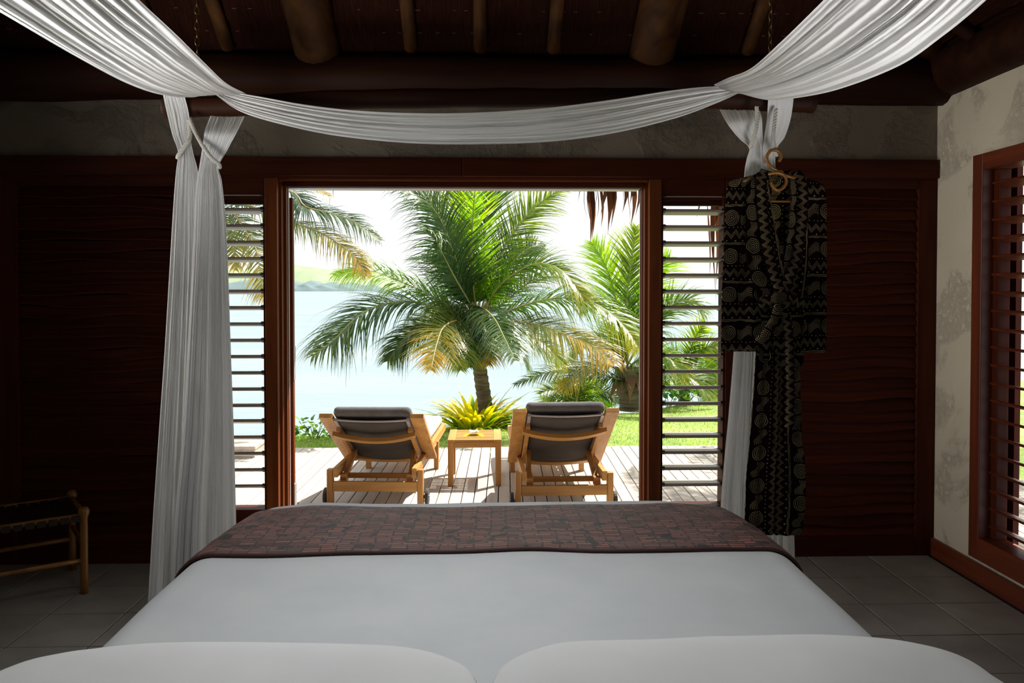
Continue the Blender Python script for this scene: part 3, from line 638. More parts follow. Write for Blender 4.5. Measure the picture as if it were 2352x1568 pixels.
MAIN = [ # pts, dY, leaf length, mat, droop, hint
 ([(1104, 730), (1048, 717), (1007, 687), (919, 646), (845, 621), (765, 632)], -.5, .64, 'f_bright', 2.2, (0, -.6, 1), 110),
 ([(1104, 735), (1048, 728), (971, 696), (904, 694), (851, 709), (804, 742), (768, 780), (718, 818)], -1.2, .80, 'f_dark', 2.3, (0, -.5, 1), 120),
 ([(1100, 738), (1056, 735), (1020, 750), (1003, 790), (990, 850)], -1.6, .55, 'f_brown', .9, (0, -1, .35), 100),
 ([(1090, 708), (1110, 708), (1136, 733), (1158, 775), (1184, 828)], -1.7, .52, 'f_dark', 1.6, (.2, -.8, .6), 90),
 ([(1092, 715), (1060, 712), (1036, 740), (1040, 790), (1058, 850)], -1.0, .50, 'f_green', 1.2, (0, -.9, .4), 90),
 ([(1090, 715), (1071, 680), (1050, 605), (1021, 523), (984, 467), (925, 436)], -.6, .66, 'f_dark', 1.7, (-.2, -.6, .9), 80),
 ([(1092, 715), (1075, 670), (1040, 570), (1000, 480), (955, 420), (890, 400)], .3, .66, 'f_dark', 2.2, (-.3, -.5, .9), 80),
 ([(1095, 715), (1080, 670), (1064, 547), (1050, 432), (1040, 340)], .1, .62, 'f_green', .35, (.25, -1, .2), 90),
 ([(1096, 715), (1088, 664), (1084, 547), (1092, 430), (1104, 330)], -.3, .55, 'f_bright', .3, (-.3, -1, .2), 90),
 ([(1100, 715), (1104, 660), (1116, 517), (1134, 420), (1160, 330)], .4, .60, 'f_dark', .3, (-.2, -1, .3), 90),
 ([(1104, 718), (1118, 670), (1152, 580), (1192, 518), (1235, 470), (1300, 425)], .3, .55, 'f_green', .9, (.4, -.7, .6), 80),
 ([(1108, 722), (1122, 695), (1152, 652), (1201, 617), (1245, 604), (1290, 622), (1330, 668), (1350, 710)], -.6, .66, 'f_yellow', 1.9, (.2, -.6, .9), 110),
 ([(1108, 728), (1139, 728), (1190, 706), (1265, 686), (1339, 687), (1397, 716), (1441, 758), (1468, 800)], -.8, .72, 'f_yellow', 2.6, (.1, -.5, 1), 130),
 ([(1108, 732), (1145, 741), (1177, 737), (1236, 746), (1300, 768), (1368, 799), (1410, 838)], -1.6, .66, 'f_brown', 2.3, (.1, -.6, 1), 120),
 ([(1104, 738), (1130, 750), (1170, 775), (1200, 815), (1215, 850)], .5, .55, 'f_green', 2, (.1, -.5, 1), 90),
 ([(1100, 738), (1070, 745), (1010, 745), (950, 770), (905, 810)], .6, .66, 'f_yellow', 2.2, (0, -.5, 1), 110),
 ([(1100, 736), (1050, 735), (985, 740), (930, 775), (890, 830)], -.4, .62, 'f_dark', 2.2, (0, -.6, 1), 100),
 ([(1104, 740), (1145, 755), (1190, 760), (1250, 790), (1300, 840)], .2, .6, 'f_yellow', 2.3, (0, -.6, 1), 100),
 ([(1100, 735), (1088, 752), (1080, 790), (1078, 842)], -.9, .42, 'f_dark', 1.6, (0, -1, .3), 80),
 ([(1100, 735), (1112, 750), (1120, 790), (1122, 838)], -.8, .40, 'f_brown', 1.6, (0, -1, .3), 70),
 ([(1098, 725), (1075, 690), (1035, 620), (1005, 560), (985, 530)], -1.0, .6, 'f_dark', 2.0, (-.1, -.7, .7), 90),
 ([(1108, 720), (1140, 660), (1180, 600), (1215, 570), (1250, 560)], .7, .55, 'f_dark', 1.6, (.2, -.7, .7), 80),
 ([(1104, 728), (1150, 700), (1230, 640), (1290, 640), (1345, 680)], .9, .5, 'f_green', 1.2, (.1, -.6, 1), 70),
 ([(1098, 722), (1060, 690), (1020, 640), (985, 600), (955, 590)], .9, .5, 'f_dark', 1.2, (0, -.6, 1), 70),
]
for pts, dY, ll, mt, dr, nh, n_ in MAIN: frond(pt, FP(pts, py_, py_+dY), ll, mt, 'rachis_b' if mt in ('f_yellow', 'f_brown') else 'rachis', n_, dr, .026, nh)
for k in range(14):
    a_ = k/14*2*PI+.2; c_ = at(1100, 765, 10)-base; h_ = Vector((math.cos(a_), math.sin(a_), 0)); MB().tube([c_+h_*.05, c_+h_*.06+Vector((0, 0, .12)), c_+h_*R.uniform(.08, .14)+Vector((0, 0, .25)), c_+h_*R.uniform(.14, .24)+Vector((0, 0, .38))], [.040, .032, .02, .012], 6).build('petiole', M['rachis'], pt, smooth=True)
# dry sheaths round the crown
for k in range(9):
    a_ = k/9*2*PI; mb = MB(); leafstrip(mb, (0, 0, 0), R.uniform(.18, .38), .07, .08*math.cos(a_), .08*math.sin(a_), k, 5); mb.build('leaf_sheath', M['dryleaf'], pt, loc=at(1104, 742, 10)-base+Vector((.08*math.cos(a_), .08*math.sin(a_), 0)))
# palm at the left, its crown behind the curtain
b2 = Vector((at(455, 900, 9.2).x, 9.2, GZ)); p2 = tag(empty('palm_tree', b2), 'golden-fronded palm reaching in from the left behind the narrow louvres', 'tree')
palm_trunk(p2, [b2, at(455, 800, 9.2), at(450, 600, 9.2), at(470, 470, 9.2)], .13, .09)
for pts, dY, ll, mt, dr, nh, n_ in [
 ([(470, 462), (560, 420), (669, 440), (700, 474), (757, 489), (816, 510), (875, 552)], -.4, .52, 'f_dark', 2.4, (0, -.5, 1), 90),
 ([(470, 470), (560, 470), (660, 508), (728, 530), (781, 562), (818, 592), (842, 634)], -.9, .42, 'f_brown', 2.2, (0, -.5, 1), 90),
 ([(470, 470), (530, 485), (564, 530), (589, 575), (602, 655), (612, 690)], -1.0, .40, 'f_brown', 1.4, (0, -.8, .6), 70),
 ([(470, 462), (520, 430), (600, 410), (690, 420), (760, 450)], .3, .45, 'f_brown', 1.6, (0, -.5, 1), 70),
 ([(470, 470), (510, 500), (535, 550), (540, 620)], -.5, .4, 'f_brown', 1.3, (0, -.8, .6), 50),
 ([(470, 462), (430, 440), (380, 470), (340, 540)], -.3, .5, 'f_green', 1.6, (0, -.5, 1), 60),
 ([(470, 458), (480, 400), (520, 350), (580, 330)], 0, .5, 'f_green', 1.2, (0, -.5, 1), 60)]: frond(p2, FP(pts, 9.2, 9.2+dY), ll, mt, 'rachis_b' if mt != 'f_green' else 'rachis', n_, dr, .022, nh)
# palm at the right
b3 = Vector((at(1446, 940, 11.0).x, 11.0, GZ)); p3 = tag(empty('palm_tree', b3), 'bushy green palm standing by the right door post', 'tree')
palm_trunk(p3, [b3, at(1447, 915, 11), at(1442, 880, 11), at(1440, 840, 11)], .14, .17)
for pts, dY, ll, mt, dr, nh, n_ in [
 ([(1440, 835), (1428, 770), (1415, 687), (1391, 610), (1358, 555)], .3, .62, 'f_bright', .7, (.2, -1, .3), 90),
 ([(1440, 835), (1438, 760), (1442, 664), (1452, 590), (1462, 520)], .2, .58, 'f_green', .5, (-.2, -1, .3), 90),
 ([(1440, 835), (1452, 760), (1475, 690), (1510, 620), (1540, 590)], .2, .6, 'f_bright', .8, (0, -1, .5), 80),
 ([(1440, 840), (1480, 770), (1530, 710), (1580, 690), (1620, 720)], -.2, .6, 'f_green', 1.3, (0, -.6, 1), 80),
 ([(1440, 880), (1425, 872), (1380, 860), (1324, 852), (1267, 852), (1180, 884)], -.6, .42, 'f_dark', 1.3, (0, -.6, 1), 80),
 ([(1440, 870), (1415, 845), (1370, 838), (1320, 860), (1290, 900)], -.9, .45, 'f_brown', 1.4, (0, -.6, 1), 70),
 ([(1440, 850), (1460, 830), (1500, 815), (1545, 830), (1580, 880)], -.6, .5, 'f_yellow', 1.4, (0, -.6, 1), 70),
 ([(1440, 860), (1470, 850), (1530, 850), (1590, 870), (1640, 920)], -.2, .5, 'f_green', 1.4, (0, -.6, 1), 70),
 ([(1440, 850), (1410, 800), (1380, 780), (1340, 790), (1310, 830)], .4, .5, 'f_green', 1.2, (0, -.6, 1), 70),
 ([(1438, 860), (1425, 820), (1432, 770), (1460, 745), (1490, 760)], -.5, .45, 'f_dark', 1.0, (0, -.8, .6), 60)]: frond(p3, FP(pts, 11, 11+dY), ll, mt, 'rachis', n_, dr, .026, nh)
for k in range(8):
    a_ = k/8*2*PI; mb = MB(); leafstrip(mb, (0, 0, 0), R.uniform(.3, .5), .09, .14*math.cos(a_), .14*math.sin(a_), k, 5); mb.build('leaf_sheath', M['dryleaf'], p3, loc=at(1441, 850, 11)-b3+Vector((.14*math.cos(a_), .14*math.sin(a_), 0)))
# palm off to the right of the deck, its crown shading the deck boards there
b6 = Vector((4.9, 7.6, GZ)); p6 = tag(empty('palm_tree', b6), 'palm leaning over the right end of the deck, shading the boards there', 'tree')
palm_trunk(p6, [b6, b6+Vector((0, 0, 1.2)), b6+Vector((-.1, 0, 2.2)), b6+Vector((-.25, 0, 3.0))], .13, .09)
for k in range(13):
    a_ = k/13*2*PI+.2; c_ = b6+Vector((-.25, 0, 3.0)); dx_, dy_ = math.cos(a_), math.sin(a_); e_ = .5 if k % 2 else .1
    frond(p6, [c_, c_+Vector((dx_*.5, dy_*.5, .3+e_)), c_+Vector((dx_*1.1, dy_*1.1, .35+e_)), c_+Vector((dx_*1.7, dy_*1.7, .0+e_)), c_+Vector((dx_*2.0, dy_*2.0, -.5+e_))], .6, 'f_green', 'rachis', 70, 1.6, .035, (dx_*.3, dy_*.3, 1))
# low green palm on the bank
b4 = Vector((at(1320, 935, 12).x, 12.0, GZ-.5)); p4 = tag(empty('palm_tree', b4), 'low dark green young palm growing behind the right lounger', 'tree')
palm_trunk(p4, [b4, at(1320, 960, 12), at(1322, 945, 12), at(1325, 935, 12)], .08, .07)
for pts in ([(1325, 940), (1300, 915), (1270, 915), (1245, 930)], [(1325, 940), (1300, 900), (1265, 895), (1240, 905)], [(1325, 940), (1320, 900), (1300, 885), (1270, 880)], [(1325, 940), (1340, 900), (1360, 880), (1390, 880)], [(1325, 940), (1360, 905), (1395, 900), (1425, 925)], [(1325, 940), (1328, 900), (1340, 870), (1350, 860)], [(1325, 940), (1350, 925), (1380, 922), (1400, 935)]):
    frond(p4, FP(pts, 12, 11.7), .34, R.choice(['f_green', 'f_bright', 'f_dark']), 'rachis', 36, 1.0, .024, (0, -.8, .6))
# palm seen low through the right louvres
b5 = Vector((at(1570, 940, 11.6).x, 11.6, GZ)); p5 = tag(empty('palm_tree', b5), 'pale young palm seen through the louvres right of the door', 'tree')
palm_trunk(p5, [b5, at(1572, 900, 11.6), at(1574, 880, 11.6), at(1575, 868, 11.6)], .08, .08)
for pts, mt in (([(1575, 872), (1590, 830), (1615, 800), (1650, 790)], 'f_green'), ([(1575, 872), (1565, 830), (1540, 800), (1515, 800)], 'f_bright'), ([(1575, 872), (1580, 820), (1600, 770), (1620, 740)], 'f_green'), ([(1575, 872), (1555, 850), (1530, 850), (1510, 880)], 'f_yellow'), ([(1575, 872), (1600, 850), (1640, 850), (1670, 890)], 'f_yellow'), ([(1575, 872), (1600, 870), (1620, 890), (1630, 920)], 'f_green')):
    frond(p5, FP(pts, 11.6, 11.2), .36, mt, 'rachis', 46, 1.1, .024, (0, -.8, .6))
st = tag(empty('tree_stump', (at(1638, 900, 11.9).x, 11.9, GZ)), 'thick grey cut palm trunk on the lawn beyond the right louvres', 'stump')
MB().tube([(0, 0, -.05), (0, 0, .25), (.01, 0, .5), (0, 0, .72)], [.16, .13, .12, .15], 12).build('trunk', M['trunk'], st, smooth=True)
MB().tube([(0, 0, .72), (0, 0, .76), (0, 0, .80)], [.15, .17, .12], 12).build('cut_top', M['trunk'], st, smooth=True)

# ------------------------------------------------------------------ plants
def strap_leaf(L, bend, w, m):
    mb = MB(); n = 8; q = Vector((0, 0, 0)); a = math.radians(78); vs = []; uv = []
    for i in range(n+1):
        t = i/n; ww = w*(.35+.65*math.sin(PI*min(1, t*.95+.12)))*(1-t**6)*.5+.001
        vs += [q+Vector((0, -ww, ww*.35)), q, q+Vector((0, ww, ww*.35))]; uv += [(t, .5)]*3
        q = q+Vector((math.cos(a), 0, math.sin(a)))*L/n; a -= bend*(.5+t)/n*1.3
    mb.add(vs, [(3*i+k, 3*i+k+1, 3*i+k+4, 3*i+k+3) for i in range(n) for k in (0, 1)], uv); return mb.mesh('leaf', m, True)
def clump(root, n, meshes, spread, tiltmax, smin=.6, smax=1.0, wts=None):
    for k in range(n):
        a = R.uniform(0, 2*PI); r = spread*math.sqrt(R.random()); t = tiltmax*(r/spread)*R.uniform(.5, 1.1)
        o = inst(R.choice(meshes), 'leaf', root, (r*math.cos(a), r*math.sin(a), 0), (0, t, a+R.uniform(-.5, .5)), (R.uniform(smin, smax),)*3); o.rotation_mode = 'XYZ'
pb = at(1092, 978, 9.7); pb.z = GZ-.02
cp = tag(empty('strap_leaf_plant', pb), 'yellow and green strap-leaved plant at the foot of the large palm', 'plant')
LM = [strap_leaf(L_, b_, w_, M[m_]) for L_, b_, w_, m_ in ((.50, .6, .055, 'l_yellow'), (.55, 1.1, .05, 'l_yellow'), (.45, 1.4, .05, 'l_yellow'), (.5, .9, .055, 'l_green'), (.42, 1.6, .05, 'l_green'))]
clump(cp, 150, LM, .30, .95, .62, 1.15); clump(cp, 60, LM[:3], .20, .5, .8, 1.2)
TL = [strap_leaf(.62, .35, .06, M['l_green']), strap_leaf(.55, .5, .05, M['l_green'])]
for dx, t, a, s in ((.12, .25, 0, 1.05), (.18, .5, .1, 1.0), (.22, .7, -.2, .95), (-.10, .5, PI, .9), (-.16, .8, PI+.2, .95), (.05, .1, .3, .8), (.2, .75, .4, .9)): inst(TL[0 if s > .93 else 1], 'leaf', cp, (dx, .05, .0), (0, t, a), (s*1.15,)*3)
def leafmesh(L, w, m):
    mb = MB(); vs = []; uv = []; n = 4
    for i in range(n+1):
        t = i/n; ww = w*math.sin(PI*min(.98, t*.9+.08))*.5+.0005; vs += [(L*t, -ww, -.15*L*t*t+.1*ww), (L*t, 0, -.15*L*t*t-.15*ww), (L*t, ww, -.15*L*t*t+.1*ww)]; uv += [(t, .5)]*3
    mb.add(vs, [(3*i+k, 3*i+k+1, 3*i+k+4, 3*i+k+3) for i in range(n) for k in (0, 1)], uv); return mb.mesh('leaf', m, True)
LS = [leafmesh(.085, .05, M['shrub']), leafmesh(.07, .04, M['shrub']), leafmesh(.08, .05, M['shrub_light'])]
def shrub(root, cx, cz, rx, ry, rz_, n, ms, s=1):
    # several woody stems, leaves held all round the mass
    for k in range(7):
        a = k*2*PI/7; MB().tube([(cx*.3, 0, -.05), (cx+rx*.35*math.cos(a), ry*.35*math.sin(a), cz*.6), (cx+rx*.6*math.cos(a), ry*.6*math.sin(a), cz+rz_*.4)], [.006, .005, .003], 5).build('stem', M['rachis'], root)
    for k in range(n):
        a = R.uniform(0, 2*PI); e = math.asin(R.uniform(-.5, 1)); q = R.uniform(.45, 1)**.5; bump_ = 1+.25*noise.noise(Vector((a*1.3, e*2, cx)))
        p = (cx+rx*q*bump_*math.cos(a)*math.cos(e), ry*q*math.sin(a)*math.cos(e), cz+rz_*q*bump_*math.sin(e))
        inst(R.choice(ms), 'leaf', root, p, (R.uniform(-.5, .5), R.uniform(-.9, .6), a+R.uniform(-1, 1)), (s*R.uniform(.7, 1.2),)*3)
q = at(722, 990, 9.05); q.z = GZ
s1 = tag(empty('shrub', q), 'small leafy green shrub at the lawn edge left of the left lounger', 'shrub'); shrub(s1, 0, .10, .22, .12, .14, 90, LS)
inst(leafmesh(.13, .11, M['shrub_light']), 'leaf', s1, (-.15, -.05, .22), (.6, -.5, 2.6))
q = at(1184, 972, 9.6); q.z = GZ
s2 = tag(empty('shrub', q), 'low round green shrub beside the right side of the yellow plant', 'shrub'); shrub(s2, 0, .06, .15, .12, .1, 60, LS[:2])
for i_, (px, Yq, hh, mm, lb) in enumerate([(1535, 11.4, .36, 0, 'dark round shrub behind the lawn nearest the right door post'), (1580, 12.0, .30, 2, 'light green leafy shrub in the middle of the right louvre view'), (1640, 12.2, .38, 2, 'tall light shrub behind the grey trunk at the right louvres'), (1690, 11.6, .34, 0, 'green shrub at the right end of the lawn hidden partly by the hanging curtain'), (1462, 11.3, .20, 2, 'small light-leaved plant at the foot of the bushy palm')]):
    q = at(px, 950, Yq); q.z = GZ
    s_ = tag(empty('shrub', q), lb, 'shrub'); shrub(s_, 0, hh*.5, .36 if i_ < 4 else .14, .25, hh*.62, 150 if i_ < 4 else 50, [LS[mm], LS[0], LS[2]], 1.35)
# ================================================================== DECK FURNITURE
def lounger(loc, rz, label, ztop, ytop=-.15):
    r = tag(empty('sun_lounger', loc, rz), label, 'sun lounger', 'teak sun loungers on the deck'); w = .33; th = .042
    for s in (-1, 1):
        MB().bb(s*w-th/2, s*w+th/2, -.03, .03, 0, .272).build('leg', M['teak_z'], r, bevel=.003)
        MB().bb(s*w-s*.03-.02, s*w-s*.03+.02, 1.19, 1.25, 0, .245).build('leg', M['teak_z'], r, bevel=.003)
        MB().bb(s*(w-.0425)-.0175, s*(w-.0425)+.0175, -.03, 1.92, .215, .285).build('side_rail', M['teak_y'], r, bevel=.003)
        # pivot block at the foot of each prop
        MB().bb(s*(w-.085)-.024, s*(w-.085)+.024, .035, .10, .165, .225).build('block', M['teak'], r, bevel=.003)
        # wheel
        wh = MB().tube([(s*(w+.03), .04, .062), (s*(w+.055), .04, .062)], [.062, .062], 20).build('wheel', M['rubber'], r, bevel=.004)
        MB().tube([(s*(w+.02), .04, .062), (s*(w+.062), .04, .062)], [.014, .014], 10).build('hub', M['alu'], wh)
    MB().bb(-w+.022, w-.022, -.026, .004, .112, .184).build('end_rail', M['teak'], r, bevel=.003)
    MB().bb(-w+.06, w-.06, .10, .135, .180, .215).build('prop_bar', M['teak'], r, bevel=.003)
    MB().bb(-w+.061, w-.061, 1.21, 1.24, .14, .21).build('foot_rail', M['teak'], r, bevel=.003)
    MB().bb(-w+.061, w-.061, .66, .70, .20, .27).build('seat_rail', M['teak'], r, bevel=.003)
    MB().bb(-w+.061, w-.061, 1.885, 1.915, .215, .285).build('foot_board', M['teak'], r, bevel=.003)
    for k in range(10): MB().bb(-w+.062, w-.062, .75+k*.113, .81+k*.113, .262, .280).build('seat_slat', M['teak'], r)
    a = Vector((0, .62, .235)); b = Vector((0, ytop, ztop)); d = (b-a).normalized(); nrm = Vector((1, 0, 0)).cross(d).normalized()
    if nrm.z < 0: nrm = -nrm
    def L(x, t, o=0): return Vector((x, 0, 0))+a+(b-a)*t+nrm*o
    for s in (-1, 1):
        MB().beam(L(s*(w-.005), -.02), L(s*(w-.005), 1), .095, .034, nrm).build('back_stile', M['teak_y'], r, bevel=.003)
        MB().beam(L(s*(w-.075), .02, -.02), L(s*(w-.072), .97, -.02), .022, .022, nrm).build('sling_bar', M['alu'], r)
        MB().beam(L(s*(w-.07), .10, -.055), L(s*(w-.07), .84, -.05), .028, .03, nrm).build('inner_bar', M['teak_y'], r, bevel=.002)
        pbm = L(s*(w-.10), .30, -.05); MB().beam(pbm, (s*(w-.085), .115, .20), .034, .05, (0, 1, 0)).build('prop', M['teak_z'], r, bevel=.003)
    def bow(t, o, dep, hh, nm, wid):
        pr = []; mb = MB(); n = 14
        for i in range(n+1):
            u = i/n*2-1; c = L(u*wid, t-.055*(1-u*u), o-dep*(1-u*u)); vs = [c+nrm*.016+d*hh/2, c+nrm*.016-d*hh/2, c-nrm*.016-d*hh/2, c-nrm*.016+d*hh/2]; pr += vs
        mb.add(pr, [(i*4+j, (i+1)*4+j, (i+1)*4+(j+1) % 4, i*4+(j+1) % 4) for i in range(n) for j in range(4)]+[(3, 2, 1, 0), (n*4, n*4+1, n*4+2, n*4+3)]); mb.build(nm, M['teak'], r, bevel=.002)
    bow(.80, -.075, .03, .05, 'curved_slat', w-.03); bow(.07, -.03, .0, .055, 'lower_slat', w-.06)
    MB().grid(lambda u, v: L((u*2-1)*(w-.08), .03+.93*v, -.02-.02*math.sin(PI*u)), 16, 12).build('sling', M['sling'], r, smooth=True, solid=.004)
    MB().tube([L(s_, .965, -.02-.012*(1-(s_/(w-.075))**2)) for s_ in [-(w-.075)+i*(w-.075)/6 for i in range(13)]], .007, 6).build('sling_rod', M['alu'], r)
    # cushions
    cb = MB(); roundbox(cb, (0, 0, 0), (2*w-.10, (b-a).length-.02, .075), .034, 10); c0 = L(0, .505, .044)
    Mx = Matrix((Vector((1, 0, 0)), d, nrm)).transposed(); cb.v = [tuple(c0+Mx @ Vector(v)) for v in cb.v]; weld(cb.build('back_cushion', M['cushion'], r, smooth=True))
    cb = MB(); roundbox(cb, (0, 1.27, .325), (2*w-.10, 1.22, .085), .038, 10); weld(cb.build('seat_cushion', M['seat'], r, smooth=True))
    return r
g = on(862, 1163, DZ); lounger((at(862, 1000, 5.87).x, 5.87, DZ), -math.radians(3.2), 'left of the two teak sun loungers, angled slightly, beside the slatted side table', .685)
lounger((at(1296, 1000, 5.72).x, 5.72, DZ), math.radians(1.6), 'right of the two teak sun loungers, standing square, with its back raised higher', .735, -.12)

# slatted side table
yA, yB = 6.43, 6.90; xA, xB = X(1028, yA), X(1151, yA); tr = tag(empty('side_table', ((xA+xB)/2, (yA+yB)/2, DZ)), 'small square teak side table with slatted top between the two loungers', 'table')
hw, hd, ht = (xB-xA)/2, (yB-yA)/2, .375
for sx in (-1, 1):
    for sy in (-1, 1): MB().bb(sx*(hw-.022)-.022, sx*(hw-.022)+.022, sy*(hd-.022)-.022, sy*(hd-.022)+.022, 0, ht-.02).build('leg', M['teak_z'], tr, bevel=.003)
    MB().bb(sx*(hw-.028)-.03, sx*(hw-.028)+.03, -hd-.003, hd+.003, ht-.02, ht).build('end_board', M['teak_y'], tr, bevel=.002)
    MB().bb(sx*(hw-.02)-.010, sx*(hw-.02)+.010, -hd+.044, hd-.044, ht-.065, ht-.021).build('apron', M['teak_y'], tr)
for sy in (-1, 1): MB().bb(-hw+.044, hw-.044, sy*(hd-.018)-.010, sy*(hd-.018)+.010, ht-.065, ht-.021).build('apron', M['teak'], tr)
for k in range(9): y = -hd+.028+k*(2*hd-.056)/8; MB().bb(-hw+.059, hw-.059, y-.018, y+.018, ht-.018, ht-.002).build('slat', M['teak'], tr, bevel=.001)
fl = tag(empty('flower', ((xA+xB)/2-.01, (yA+yB)/2-.02, DZ+ht-.002)), 'white flower with yellow leaves lying on the slatted side table', 'flower')
pm = MB().grid(lambda u, v: ((v*.06), (u-.5)*.045*math.sin(PI*min(.97, v*.85+.12)), .012+.03*v*v-.02*v+.2*abs(u-.5)*.03), 5, 7).mesh('petal', M['petal'], True)
for k in range(5): inst(pm, 'petal', fl, (.01, 0, .004), (R.uniform(-.2, .2), -.25, k*2*PI/5))
lm_ = leafmesh(.11, .028, M['l_yellow'])
for k in range(8): inst(lm_, 'leaf', fl, (0, 0, .006), (0, -.05, [0.1, -.3, .5, PI, PI+.3, PI-.4, PI+.6, -.6][k]), (R.uniform(.8, 1.2),)*3)

# ================================================================== STOOL
A = on(194, 1362, 0); B0 = on(176, 1312, 0); dv_ = Vector((-.83, -.56, 0)).normalized(); pv = Vector((-.56, .83, 0)).normalized()
sr = tag(empty('stool', A), 'low rattan-legged stool with dark woven strap seat in the dark left corner', 'stool')
La, Lb = .62, .42
cor = [Vector((0, 0, 0)), pv*Lb, dv_*La, dv_*La+pv*Lb]
for c in cor: MB().tube([c+Vector((0, 0, z_)) for z_ in (0, .1, .25, .385, .40, .42, .435, .44)], [.019, .019, .019, .019, .026, .027, .020, .008], 12).build('leg', M['rattan'], sr, smooth=True)
for (i, j, zs) in ((0, 2, .17), (1, 3, .17), (0, 1, .24), (2, 3, .24)): MB().tube([cor[i].lerp(cor[j], t)+Vector((0, 0, zs)) for t in (.02, .3, .7, .98)], .012, 10).build('stretcher', M['rattan'], sr, smooth=True)
for (i, j) in ((0, 2), (1, 3), (0, 1), (2, 3)): MB().tube([cor[i].lerp(cor[j], t)+Vector((0, 0, .395)) for t in (.02, .5, .98)], .014, 10).build('seat_rail', M['rattan'], sr, smooth=True)
def strapm(p, q, n_, off):
    mb = MB(); p, q = Vector(p), Vector(q); dd = (q-p).normalized(); sd_ = dd.cross(Vector((0, 0, 1))); N = 13; vs = []
    for i in range(N):
        t = i/(N-1); c = p.lerp(q, t)+Vector((0, 0, .410-.03*math.sin(PI*t)+(.0025 if (i+off) % 2 else -.0025)))
        if i == 0: c = p+Vector((0, 0, .40))-dd*.016
        if i == N-1: c = q+Vector((0, 0, .40))+dd*.016
        vs += [c-sd_*.019, c+sd_*.019]
    vs = [vs[0]+Vector((0, 0, -.03)), vs[1]+Vector((0, 0, -.03))]+vs+[vs[-2]+Vector((0, 0, -.03)), vs[-1]+Vector((0, 0, -.03))]
    mb.add(vs, [(2*i, 2*i+1, 2*i+3, 2*i+2) for i in range(N+1)]); mb.build('seat_strap', M['strap'], sr, solid=.003)
for k in range(12): t = (k+.7)/12.4; strapm(cor[0].lerp(cor[2], t), cor[1].lerp(cor[3], t), 0, k)
for k in range(8): t = (k+.7)/8.4; strapm(cor[0].lerp(cor[1], t), cor[2].lerp(cor[3], t), 0, k+1)

# ================================================================== BED
bx, by0, by1 = 0.0, 1.12, 3.42
cxb = (X(440, 2.72)+X(1822, 2.72))/2-.012
bd = tag(empty('bed', (cxb, (by0+by1)/2, 0)), 'wide bed with timber base standing in the middle of the room facing the doors', 'bed')
hl = (by1-by0)/2
MB().bb(-.93, .93, -hl+.05, hl-.08, .10, .28).build('base', M['dark_x'], bd, bevel=.006)
for sx in (-1, 1):
    for sy in (-1, 1): MB().bb(sx*.82-.04, sx*.82+.04, sy*(hl-.2)-.04, sy*(hl-.2)+.04, 0, .10).build('leg', M['dark_z'], bd, bevel=.004)
mb = MB(); roundbox(mb, (0, 0, .445), (1.86, 2*hl-.12, .33), .06, 8); weld(mb.build('mattress', M['pillow'], bd, smooth=True))
ZB = .652
def dv(p):
    p = p.copy(); n1 = noise.noise(Vector((p.x*1.6, p.y*1.8, 1)))*.012+noise.noise(Vector((p.x*4, p.y*2.5, 4)))*.004
    if p.z > .5: p.z += n1
    sk = max(0, (.5-p.z)/.35); s = .012*math.sin(p.y*17+2*math.sin(p.x*3))*sk if abs(p.x) > .9 else 0; p.x += math.copysign(s, p.x)
    # foot corners drawn in
    t = max(0, (p.y-(hl-.75))/.75); 
    if t > 0: p.x *= 1-.055*t*t; p.z -= .035*t*t*max(0, (abs(p.x)-.72)/.28)
    return p
mb = MB(); roundbox(mb, (0, 0, (ZB+.14)/2), (2.11, 2*hl+.06, ZB-.14), .13, 26, dv)
du = weld(mb.build('duvet', M['duvet'], smooth=True, loc=(cxb, (by0+by1)/2, 0))); tag(du, 'plain white duvet stretched smooth over the whole bed', 'duvet')
# runner: follows the duvet's cross-section
def cross(t, extra=.006):       # t 0..1 over hem-left, top, hem-right
    hwid, r, drop = 1.055+extra, .13, .30; top = ZB+extra
    seg = [drop, r*PI/2, 2*(hwid-r), r*PI/2, drop]; Lt = sum(seg); s = t*Lt
    if s < seg[0]: return Vector((-hwid, 0, top-r-drop+s)), s
    s2 = s-seg[0]
    if s2 < seg[1]: a = s2/r; return Vector((-hwid+r-r*math.cos(a), 0, top-r+r*math.sin(a))), s
    s2 -= seg[1]
    if s2 < seg[2]: return Vector((-hwid+r+s2, 0, top)), s
    s2 -= seg[2]
    if s2 < seg[3]: a = s2/r; return Vector((hwid-r+r*math.sin(a), 0, top-r+r*math.cos(a))), s
    s2 -= seg[3]; return Vector((hwid, 0, top-r-s2)), s
yc = (by0+by1)/2
y_near = 2.70; y_far = 3.235
def RP(u, v):
    p, s = cross(u); y = y_near+(y_far-y_near)*v+.010*math.sin(p.x*3.1+1)*(1-v)+.006*math.sin(p.x*9); q = dv(Vector((p.x, y-yc, p.z)))
    yy = y-yc; over = max(0, yy-(hl+.03-.13)); q.z -= (.13-math.sqrt(max(0, .13**2-over*over)))if over < .13 else .13
    q.z += .004+.003*noise.noise(Vector((p.x*5, y*14, 2))); return Vector((q.x, q.y, q.z))
def ruv(u, v): return (cross(u)[1], v*(y_far-y_near))
rr_ = MB().grid(RP, 200, 26, ruv).build('bed_runner', M['runner'], smooth=True, solid=.008, loc=(cxb, yc, 0)); tag(rr_, 'rosy brown patterned cloth runner laid across the foot of the bed', 'bed runner')
MB().tube([RP(i/120, 0)+Vector((0, -.003, -.001)) for i in range(121)], .0055, 6).build('hem', M['hem'], rr_, smooth=True)
